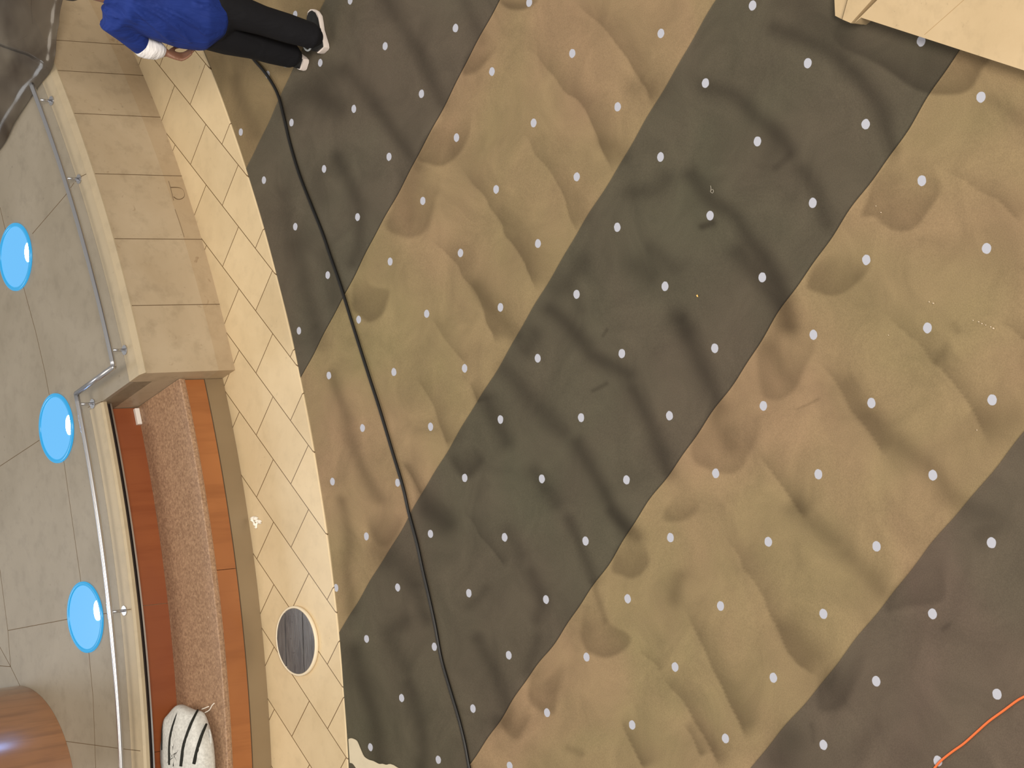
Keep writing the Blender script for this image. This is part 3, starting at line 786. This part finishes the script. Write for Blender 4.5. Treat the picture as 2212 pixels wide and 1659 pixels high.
# ---------------------------------------------------------------- small things
q0 = P(307, 897, .337); r_, dg_ = topol(q0)
t = empty('white_charger', tuple(q0), 'small white plastic adapter standing on the bench seat against the wood back', 'adapter')
hw = math.degrees(.052 / r_); mb = MB(); rr = 7.2325
mb.add(*sweep([(rr, .3375), (rr + .022, .3375), (rr + .024, .340), (rr + .024, .366), (rr + .021, .369), (rr, .369)], dg_ - hw, dg_ + hw, 8)); mb.build('housing', M_white, t)

rs = random.Random(5)
def crumple(c, pts, h, name, mat):
    """folded lobes of thin tissue; each lobe is a ridge between two points"""
    mb = MB()
    for (ax, ay), (bx, by), wd in pts:
        a = P(ax, ay, .012); b_ = P(bx, by, .012); d = b_ - a; L = np.hypot(d[0], d[1]); nn = np.array([-d[1], d[0], 0]) / L
        n = 9; vv = []; ff = []
        for i in range(n):
            t_ = i / (n - 1); w2 = wd * (math.sin(math.pi * (t_ * .86 + .07)) ** .6)
            for k in range(7):
                s = (k - 3) / 3
                z = .0115 + h * (1 - abs(s)) * (.6 + .4 * math.sin(i * 1.7)) + rs.uniform(0, .003)
                p = a + d * t_ + nn * s * w2; vv.append((p[0], p[1], z))
        for i in range(n - 1):
            for k in range(6): ff.append((i * 7 + k, i * 7 + k + 1, (i + 1) * 7 + k + 1, (i + 1) * 7 + k))
        mb.add(vv, ff)
    o = mb.build(name, mat, smooth=True); md = o.modifiers.new('s', 'SOLIDIFY'); md.thickness = .0012; md.offset = 1
    return o
M_tissue = newmat('tissue', (250, 244, 234), .8)[0]
o = crumple(None, [((543,1119),(559,1121),.013), ((544,1121),(556,1141),.009), ((553,1126),(566,1128),.014), ((556,1124),(553,1140),.010)], .014, 'tissue', M_tissue)
tag(o, 'small crumpled white tissue on the tiles beside the metal plinth', 'tissue')

# cream sheet at the corner of the carpet
cs = [(752.5,1597),(756,1595),(762,1595.5),(770,1600),(775,1610),(780,1622),(786,1634),(796,1641),(806,1644),(818,1650),(826,1650),(834,1652),(842,1650.5),(850,1653),(858,1658),(868,1662),(880,1668),(870,1690),(800,1690),(775,1668),(768,1658),(762,1650),(757,1648),(755.5,1648)]
cs2 = csp(cs[:-1], False, 3) + [cs[-1]]
pts = [tuple(P(x, y, .011)[:2]) for x, y in cs2]
mb = MB(); mb.add(*prism(pts, .0075, .011)); o = mb.build('cream_sheet', M_cream)
tag(o, 'wavy edged cream sheet covering the corner of the carpet by the tiles', 'sheet')

# litter
def bit(px, py, d, mat, lab, name='litter_chip', rot=.4):
    c = P(px, py, .006); mb = MB(); a, b_, h = d; vv = []; 
    ca, sa = math.cos(rot), math.sin(rot)
    k = 7
    for z, s in ((.0075, 1), (.0075 + h, .7)):
        for i in range(k):
            th = 2 * math.pi * i / k; r = 1 + .25 * math.sin(i * 2.3 + px)
            x, y = a / 2 * r * s * math.cos(th), b_ / 2 * r * s * math.sin(th); vv.append((c[0] + ca * x - sa * y, c[1] + sa * x + ca * y, z))
    ff = [tuple(range(k))[::-1], tuple(range(k, 2 * k))] + [(i, (i + 1) % k, k + (i + 1) % k, k + i) for i in range(k)]
    mb.add(vv, ff); o = mb.build(name, mat); tag(o, lab, 'litter'); return o
bit(1507, 639, (.014, .009, .004), newmat('yellow_chip', (250, 205, 120), .4)[0], 'tiny yellow chip on the middle brown carpet strip')
cv = [(1535,401),(1536,408),(1535,414),(1539,417),(1541.5,413),(1539.5,409),(1536.5,411)]
mb = MB(); mb.add(*tube(smoothpath([P(x, y, .0095) for x, y in cv], 4), .0011, 6)); o = mb.build('paper_curl', newmat('curl', (190, 182, 168), .6)[0], smooth=True)
tag(o, 'tiny pale curl of thread on the middle brown carpet strip', 'litter')
M_glit = newmat('glitter', (255, 236, 214), .15, .3)[0]
crumbs = [(2008,652,.006),(2017,655,.007),(2103,692,.005),(2115,695,.006),(2122,699,.006),(2130,702,.005),(2141,706,.006),(2147,709,.008),(1920,724,.005),(2111,929,.005),(1893,445,.005),(1904,459,.006)]
proto = None
CL = ['tiny sparkling crumb, left of the close pair above the crumb row', 'tiny sparkling crumb, right of the close pair above the crumb row'] + ['tiny sparkling crumb in the slanting row near the right edge of the photo'] * 6 + ['lone tiny pale crumb left of the crumb row on the wide tan carpet', 'lone tiny pale crumb below the crumb row, close to the nearest brown strip', 'tiny pale crumb, upper of two beside the middle brown strip', 'tiny pale crumb, lower of two beside the middle brown strip']
for i, (x, y, s) in enumerate(crumbs):
    if proto is None:
        proto = bit(x, y, (.006, .005, .003), M_glit, 'x', 'crumb'); o = proto; base0 = Vector(P(x, y, .006)); l0 = proto.location.copy()
    else:
        o = proto.copy(); COL.objects.link(o); o.location = l0 + Vector(P(x, y, .006)) - base0; sc = s / .006; o.scale = (sc, sc, sc); 
    tag(o, CL[i], 'crumb', 'sparkling crumbs on the wide tan carpet')

# ---------------------------------------------------------------- striped white bundle on the bench
M_cloth, nt, b = newmat('white_knit', (214, 213, 208), .8)
v = objvec(nt)
nt.links.new(mix(nt, ramp(nt, noise(nt, v, 60, 4, .6), [(.35, g(0)), (.7, g(1))]), lin((196, 196, 192)), lin((226, 226, 222))), b.inputs['Base Color'])
bp = N(nt, 'ShaderNodeBump'); bp.inputs['Strength'].default_value = .5; bp.inputs['Distance'].default_value = .004
nt.links.new(noise(nt, v, 35, 4), bp.inputs['Height']); nt.links.new(bp.outputs[0], b.inputs['Normal'])
M_black = newmat('black_band', (22, 24, 18), .8)[0]
ZB = .337
bc = np.array([-2.165, 10.268, ZB])
print('bundle', bc, topol(bc))
bun = empty('cloth_bundle', (bc[0], bc[1], ZB), 'rounded white cloth bundle with black bands, sitting at the near end of the bench seat', 'bundle')
ra_, rb_, rh_ = .285, .232, .20     # along the bench, across, height
def bpt(u, v_, sc=1.0):
    """u: longitude, v: height angle on a squashed superellipsoid"""
    cu, su, cv_, sv = math.cos(u), math.sin(u), math.cos(v_), math.sin(v_)
    e = lambda t, p: math.copysign(abs(t) ** p, t)
    x = ra_ * e(cv_, .75) * e(cu, .8) * sc; y = rb_ * e(cv_, .75) * e(su, .85) * sc
    z = rh_ * (.5 + .5 * e(sv, .75)) * (1 + (sc - 1))
    x += .01 * math.sin(7 * u + 3 * v_); y += .008 * math.sin(5 * u - 2 * v_)
    return Vector((bc[0] + x, bc[1] + y, ZB + z))
mb = MB(); NU, NV = 64, 30; v = []; f = []
for j in range(NV + 1):
    for i in range(NU): v.append(bpt(2 * math.pi * i / NU, -math.pi / 2 + math.pi * j / NV))
for j in range(NV):
    for i in range(NU): f.append((j * NU + i, j * NU + (i + 1) % NU, (j + 1) * NU + (i + 1) % NU, (j + 1) * NU + i))
mb.add(v, f); mb.build('wrap', M_cloth, bun, True)
# bands drawn over the surface: (photo pixel paths) dropped on the bundle
def onb(px, py, lift=.003):
    d = ray(px, py); o_ = EYE; best = None
    for s in np.arange(10.0, 14.0, .004):
        p = o_ + d * s
        if p[2] < ZB: break
        x, y, z = (p[0] - bc[0]) / ra_, (p[1] - bc[1]) / rb_, (p[2] - ZB - rh_ / 2) / (rh_ / 2)
        if abs(x) ** 2.6 + abs(y) ** 2.5 + abs(z) ** 2.6 < 1.0: best = p - d * lift * 1.2; break
    return best
def band(pts, wd):
    raw = [onb(x, y) for x, y in csp(pts, False, 6)]; raw = [Vector(p) for p in raw if p is not None]
    if len(raw) < 3: print('band missed', pts[0]); return
    mb = MB(); mb.add(*tube(raw, wd, 8, True, [wd * (.45 + .55 * math.sin(math.pi * min(1, (i + 1) / len(raw) * 1.0) * .5 + .2)) for i in range(len(raw))])); mb.build('black_band', M_black, bun, True)
band([(393,1524),(384,1540),(376,1560),(369,1585),(366,1612),(366,1652)], .008)
band([(358,1545),(352,1565),(350,1590),(350,1620)], .006)
band([(427,1534),(413,1562),(403,1590),(396,1615),(391,1655)], .011)
band([(446,1564),(435,1590),(426,1620),(419,1650)], .011)
for pts, wd in [([(433,1531),(444,1543),(453,1560),(460,1585),(463,1610)], .006), ([(452,1575),(456,1600),(450,1625),(438,1645)], .006), ([(458,1618),(445,1635),(430,1650)], .006), ([(462,1628),(452,1648),(446,1660)], .006)]:
    raw = [onb(x, y, .001) for x, y in csp(pts, False, 6)]; raw = [Vector(p) for p in raw if p is not None]
    if len(raw) >= 3:
        mb = MB(); mb.add(*tube(raw, wd, 8)); mb.build('fold', M_cloth, bun, True)
raw = [Vector(P(x, y, z)) for x, y, z in [(436,1532,.40), (446,1528,.42), (451,1526,.42)]]
mb = MB(); mb.add(*tube(smoothpath(raw, 4), .003, 6, True)); raw = [Vector(P(x, y, z)) for x, y, z in [(441,1540,.38), (452,1534,.40), (458,1524,.41), (463,1519,.41)]]
mb.add(*tube(smoothpath(raw, 4), .003, 6, True)); mb.build('loose_thread', M_tissue, bun, True)

#PERSON
# ---------------------------------------------------------------- person
HDG = math.radians(45); fwd = Vector((math.cos(HDG), math.sin(HDG), 0)); lat = Vector((-math.sin(HDG), math.cos(HDG), 0))
YB = 9.33
def V(x, y, Y): return Vector(PY(x, y, Y))
def etube(mb, secs, n=20, fw=None, lt=None):
    """loft of ellipses: (centre, lateral radius, depth radius); rings stay perpendicular to the chain"""
    v = []; f = []; fw = fw or fwd; k = len(secs)
    secs = [(Vector(c), a, b_) for c, a, b_ in secs]
    # round both ends
    def cap(c, a, b_, d): return [(c + d * .75 * min(a, b_), a * .55, b_ * .55), (c + d * min(a, b_), a * .08, b_ * .08)]
    d0 = (secs[0][0] - secs[1][0]).normalized(); d1 = (secs[-1][0] - secs[-2][0]).normalized()
    secs = cap(*secs[0], d0)[::-1] + secs + cap(*secs[-1], d1); k = len(secs)
    for i, (c, a, b_) in enumerate(secs):
        t = (secs[min(i + 1, k - 1)][0] - secs[max(i - 1, 0)][0]).normalized()
        L = (lt or lat); e1 = (L - t * L.dot(t))
        if e1.length < .25: e1 = fw - t * fw.dot(t)
        e1.normalize(); e2 = t.cross(e1)
        for j in range(n):
            th = 2 * math.pi * j / n; v.append(c + e1 * (a * math.cos(th)) + e2 * (b_ * math.sin(th)))
    for i in range(k - 1):
        for j in range(n): f.append((i * n + j, i * n + (j + 1) % n, (i + 1) * n + (j + 1) % n, (i + 1) * n + j))
    f.append(tuple(range(n))[::-1]); f.append(tuple((k - 1) * n + j for j in range(n)))
    mb.add(v, f)
def fused(mb, name, mat, parent, vox, smooth=4):
    o = mb.build(name, mat, parent, True)
    r = o.modifiers.new('r', 'REMESH'); r.mode = 'VOXEL'; r.voxel_size = vox; r.use_smooth_shade = True
    s = o.modifiers.new('s', 'SMOOTH'); s.factor = .5; s.iterations = smooth
    return o
M_shirt, nt, b = newmat('blue_jersey', (34, 66, 160), .75, 0, .25)
v = objvec(nt); c = mix(nt, noise(nt, v, 7, 3), lin((26, 44, 112)), lin((36, 62, 146))); nt.links.new(c, b.inputs['Base Color'])
bp = N(nt, 'ShaderNodeBump'); bp.inputs['Strength'].default_value = .9; bp.inputs['Distance'].default_value = .03
nt.links.new(noise(nt, objvec(nt, (9, 9, 2.2), (0.5, .5, 0)), .9, 3, .55, 1.2), bp.inputs['Height']); nt.links.new(bp.outputs[0], b.inputs['Normal'])
M_trouser, nt, b = newmat('black_trousers', (28, 28, 32), .85, 0, .2)
bp = N(nt, 'ShaderNodeBump'); bp.inputs['Strength'].default_value = .7; bp.inputs['Distance'].default_value = .02
nt.links.new(noise(nt, objvec(nt, (6, 6, 3)), 1.2, 3, .5, 1.), bp.inputs['Height']); nt.links.new(bp.outputs[0], b.inputs['Normal'])
M_skin = newmat('skin', (134, 94, 74), .5)[0]
M_hair = newmat('dark_hair', (30, 24, 20), .7)[0]
M_shoe = newmat('black_shoe', (26, 28, 30), .7)[0]
M_sole = newmat('white_sole', (238, 226, 220), .55)[0]
M_sock = newmat('grey_trim', (150, 156, 160), .7)[0]
M_wrap, nt, b = newmat('white_wrap', (244, 242, 244), .85)
bp = N(nt, 'ShaderNodeBump'); bp.inputs['Strength'].default_value = 1.; bp.inputs['Distance'].default_value = .015
nt.links.new(noise(nt, objvec(nt, (10, 10, 30), (.6, .3, 0)), 1.2, 2, .5, .5), bp.inputs['Height']); nt.links.new(bp.outputs[0], b.inputs['Normal'])

shoeA = (P(684, 26, .0), P(707, 110, .0)); shoeB = (P(604, 92, .0), P(666, 141, .0))
gc = (shoeA[0] + shoeA[1] + shoeB[0] + shoeB[1]) / 4
per = empty('person', (gc[0], gc[1], .004), 'person in a blue shirt and black trousers walking on the carpet, white forearm wrap', 'person')
sh = V(262, -6, YB + .02)
hipc = V(440, 36, YB)
lsho = V(243, 44, YB + .11); rsho = sh * 2 - lsho; rsho.z = lsho.z + .01
lelb = V(309, 100, YB + .20); lwri = V(358, 114, YB + .17)
lhip = hipc + lat * .09; rhip = hipc - lat * .09
lank = V(634, 126, 9.46); rank = V(676, 78, 9.22)
lkne = V(545, 97, 9.42); rkne = V(566, 44, 9.24)
print('sh', sh, 'hip', hipc, 'lsho', lsho, 'elb', lelb, 'wri', lwri, 'lank', lank, 'rank', rank, 'kn', lkne, rkne)
neck = sh + Vector((.02, .02, .10)); headc = neck + fwd * .045 + Vector((0, 0, .15))
relb = rsho + fwd * .03 - lat * .06 + Vector((0, 0, -.27)); rwri = relb + fwd * .16 + Vector((0, 0, -.17))
# --- body: one continuous surface
mb = MB()
etube(mb, [(hipc + Vector((0, 0, -.06)), .15, .10), (hipc + Vector((0, 0, .08)), .14, .095), (hipc.lerp(sh, .55), .135, .09), (sh + Vector((0, 0, -.10)), .165, .105), (sh, .15, .08)])
etube(mb, [(sh + Vector((0, 0, -.02)), .06, .055), (neck, .055, .055), (headc, .055, .06)])
# head: skull, jaw, nose, ears
etube(mb, [(headc + Vector((0, 0, -.05)) + fwd * .015, .055, .065), (headc, .072, .088), (headc + Vector((0, 0, .05)), .072, .09), (headc + Vector((0, 0, .075)), .05, .065)])
etube(mb, [(headc + fwd * .085 + Vector((0, 0, .02)), .009, .009), (headc + fwd * .102 + Vector((0, 0, -.015)), .014, .012)])
for s in (-1, 1): etube(mb, [(headc + lat * s * .076 + Vector((0, 0, .012)), .008, .016), (headc + lat * s * .077 + Vector((0, 0, -.02)), .007, .012)])
etube(mb, [(headc + fwd * .083 + lat * .02 + Vector((0, 0, -.052)), .007, .007), (headc + fwd * .085 + Vector((0, 0, -.052)), .008, .008), (headc + fwd * .083 - lat * .02 + Vector((0, 0, -.052)), .007, .007)])
for S_, E_, W_ in ((lsho, lelb, lwri), (rsho, relb, rwri)):
    etube(mb, [(S_, .052, .052), (S_.lerp(E_, .5), .044, .044), (E_, .038, .038), (E_.lerp(W_, .35), .041, .038), (W_, .027, .021)])
for Hp, K_, A_ in ((lhip, lkne, lank), (rhip, rkne, rank)):
    etube(mb, [(Hp + Vector((0, 0, -.02)), .085, .085), (Hp.lerp(K_, .5), .07, .07), (K_, .052, .052), (K_.lerp(A_, .3), .052, .055), (A_, .034, .038), (A_ + Vector((0, 0, -.03)) , .032, .036)])
def hand(W_, E_, side, curl):
    d = (W_ - E_).normalized(); across = fwd.copy(); across = (across - d * across.dot(d)).normalized(); pn = d.cross(across).normalized() * side
    p0 = W_ + d * .015; p1 = W_ + d * .085
    etube(mb, [(p0, .028, .018), (W_ + d * .05, .038, .016), (p1, .040, .014)], lt=across)
    for k, (off, ln) in enumerate(((.030, .070), (.010, .078), (-.011, .073), (-.030, .058))):
        b0 = p1 + across * off; dd = d; pts = [(b0, .0095, .0095)]
        for s in range(3):
            dd = (dd * math.cos(curl) + pn * math.sin(curl)); b0 = b0 + dd * ln / 3
            pts.append((b0, .0088 - s * .0008, .0088 - s * .0008))
        etube(mb, pts, 8)
    b0 = W_ + d * .03 + across * .034; t1 = b0 + (d * .6 + across * .55 + pn * .4).normalized() * .036; t2 = t1 + (d * .85 + pn * .5).normalized() * .028
    etube(mb, [(b0, .012, .012), (t1, .0105, .0105), (t2, .009, .009)], 8)
hand(lwri, lelb, 1, .55); hand(rwri, relb, -1, .45)
body = fused(mb, 'body', M_skin, per, .0062, 2)
# --- hair
mb = MB(); etube(mb, [(headc + Vector((0, 0, .0)) - fwd * .03, .077, .075), (headc + Vector((0, 0, .05)) - fwd * .012, .080, .094), (headc + Vector((0, 0, .085)) - fwd * .008, .06, .075)])
fused(mb, 'hair', M_hair, per, .008)
# --- shirt
mb = MB()
hem0 = V(444, 40, YB - .03); hemb = V(434, 40, YB - .02)
etube(mb, [(hem0, .188, .140), (hemb, .190, .142), (V(405, 37, YB), .188, .142), (V(350, 24, YB), .172, .122), (V(300, 4, YB + .01), .168, .108), (V(268, -6, YB + .02), .19, .115), (sh + Vector((0, 0, .02)), .15, .085), (sh + Vector((0, 0, .06)), .07, .06)], 36)
c1 = lelb + (lelb - lsho).normalized() * .005
etube(mb, [(lsho.lerp(sh, .35), .085, .085), (lsho, .078, .080), (lsho.lerp(c1, .4), .064, .062), (lsho.lerp(c1, .97), .058, .055)])
c2 = relb
etube(mb, [(rsho.lerp(sh, .35), .085, .085), (rsho, .078, .080), (rsho.lerp(c2, .4), .070, .068), (rsho.lerp(c2, .95), .066, .062)])
# drape folds running from the armpit to the hem
TS = sorted([(c[2], c, a, b_) for c, a, b_ in [(hem0, .188, .140), (V(405, 37, YB), .188, .142), (V(350, 24, YB), .172, .122), (V(300, 4, YB + .01), .168, .108), (V(268, -6, YB + .02), .19, .115), (sh, .15, .085)]], key=lambda t: t[0])
TZ = [t[0] for t in TS]
def on_torso(x, y):
    d = Vector(ray(x, y)); o_ = Vector(EYE)
    for t in np.arange(9.0, 13.0, .004):
        p = o_ + d * t
        c = Vector([np.interp(p.z, TZ, [q[1][k] for q in TS]) for k in range(3)])
        a = np.interp(p.z, TZ, [q[2] for q in TS]) + .007; b_ = np.interp(p.z, TZ, [q[3] for q in TS]) + .007
        r = p - c
        if (r.dot(lat) / a) ** 2 + (r.dot(fwd) / b_) ** 2 < 1 and p.z < TZ[-1] and p.z > TZ[0]: return p
    return None
for path, r_ in [([(288, 18), (318, 42), (350, 70), (372, 92)], .018), ([(300, 8), (345, 32), (385, 62), (412, 92)], .016), ([(320, 4), (372, 26), (420, 52), (446, 78)], .014), ([(262, 12), (276, 34), (296, 52)], .014), ([(420, 6), (436, 14), (452, 10)], .012)]:
    pts = [q for q in (on_torso(x, y) for x, y in csp(path, False, 4)) if q is not None]; n_ = len(pts)
    if n_ < 4: print('ridge missed', path[0]); continue
    etube(mb, [(p, r_ * (.35 + .65 * math.sin(math.pi * (k + .5) / n_)), r_ * (.35 + .65 * math.sin(math.pi * (k + .5) / n_))) for k, p in enumerate(pts)], 10)
fused(mb, 'shirt', M_shirt, per, .009, 5)
# --- wrap on the forearm
dw = (lwri - lelb).normalized(); mb = MB()
a0 = lelb - dw * .012; a1 = lelb + dw * .088
etube(mb, [(a0, .062, .060), (a0.lerp(a1, .33), .064, .062), (a0.lerp(a1, .66), .061, .058), (a1, .054, .050)])
fused(mb, 'forearm_wrap', M_wrap, per, .006, 2)
# --- trousers
mb = MB()
etube(mb, [(hipc + Vector((0, 0, .12)), .150, .110), (hipc, .165, .125), (hipc + Vector((0, 0, -.10)), .165, .12)], 28)
lh = V(628, 119, 9.45); rh = V(673, 77, 9.22)
etube(mb, [(lhip + Vector((0, 0, -.03)), .10, .105), (lhip.lerp(lkne, .55), .095, .095), (lkne, .080, .080), (lkne.lerp(lh, .5), .080, .082), (lh, .073, .080)])
etube(mb, [(rhip + Vector((0, 0, -.03)), .10, .105), (rhip.lerp(rkne, .55), .097, .097), (rkne, .084, .084), (rkne.lerp(rh, .5), .082, .086), (rh, .072, .086)])
fused(mb, 'trousers', M_trouser, per, .009, 3)
# --- shoes
def shoe(toe, heel, zc):
    toe = Vector(toe); heel = Vector(heel); d = (toe - heel); L = d.length; d.normalize(); n_ = Vector((-d.y, d.x, 0))
    prof = [(-.02, .020), (0, .033), (.08, .038), (.25, .036), (.45, .034), (.62, .043), (.78, .049), (.90, .045), (.98, .030), (1.02, .012)]
    def outline(k, zz, sc=1.0, off=0.0):
        up = [heel + d * (t * L + off) + n_ * w_ * sc + Vector((0, 0, zz(t))) for t, w_ in prof]
        dn = [heel + d * (t * L + off) - n_ * w_ * sc + Vector((0, 0, zz(t))) for t, w_ in prof[::-1]]
        return up + dn
    base = outline(0, lambda t: .0065 + (.018 * max(0, t - .8) / .2), 1.0)
    mid = outline(0, lambda t: .022 + .02 * max(0, t - .8) / .2, 1.12)
    top = outline(0, lambda t: (.046 if t < .3 else .038) + .012 * max(0, t - .85) / .15, 1.04)
    n = len(base); v = base + mid + top; f = [tuple(range(n))[::-1], tuple(range(2 * n, 3 * n))]
    for r in range(2):
        for i in range(n): f.append((r * n + i, r * n + (i + 1) % n, (r + 1) * n + (i + 1) % n, (r + 1) * n + i))
    mb = MB(); mb.add(v, f); so = mb.build('sole', M_sole, per, True)
    md = so.modifiers.new('e', 'EDGE_SPLIT'); md.split_angle = math.radians(45)
    mb = MB()
    secs = []
    for t, w_, hh in [(.02, .030, .075), (.12, .036, .092), (.25, .037, .098), (.40, .036, .082), (.55, .039, .062), (.72, .045, .046), (.88, .040, .034), (.97, .024, .024)]:
        c = heel + d * t * L; secs.append((c, w_, hh))
    v = []; f = []; m_ = 14
    for c, w_, hh in secs:
        for j in range(m_ + 1):
            th = math.pi * j / m_; x = math.cos(th); z = math.sin(th)
            v.append(c + n_ * w_ * (abs(x) ** .7 * (1 if x > 0 else -1)) + Vector((0, 0, .034 + hh * z ** .8)))
    for i in range(len(secs) - 1):
        for j in range(m_): f.append((i * (m_ + 1) + j, i * (m_ + 1) + j + 1, (i + 1) * (m_ + 1) + j + 1, (i + 1) * (m_ + 1) + j))
        f.append((i * (m_ + 1), (i + 1) * (m_ + 1), (i + 1) * (m_ + 1) + m_, i * (m_ + 1) + m_))
    f.append(tuple(range(m_ + 1))); f.append(tuple((len(secs) - 1) * (m_ + 1) + j for j in range(m_ + 1))[::-1])
    mb.add(v, f); up = mb.build('shoe', M_shoe, per, True)
    # trim round the ankle opening
    c = heel + d * .17 * L + Vector((0, 0, .128)); pts = [c + d * .050 * math.cos(a) + n_ * .038 * math.sin(a) for a in np.linspace(0, 2 * math.pi, 25)]
    mb = MB(); mb.add(*tube(pts, .006, 8)); tr = mb.build('ankle_trim', M_sock, up, True)
    return up
shoe(*shoeA, 0); shoe(*shoeB, 0)
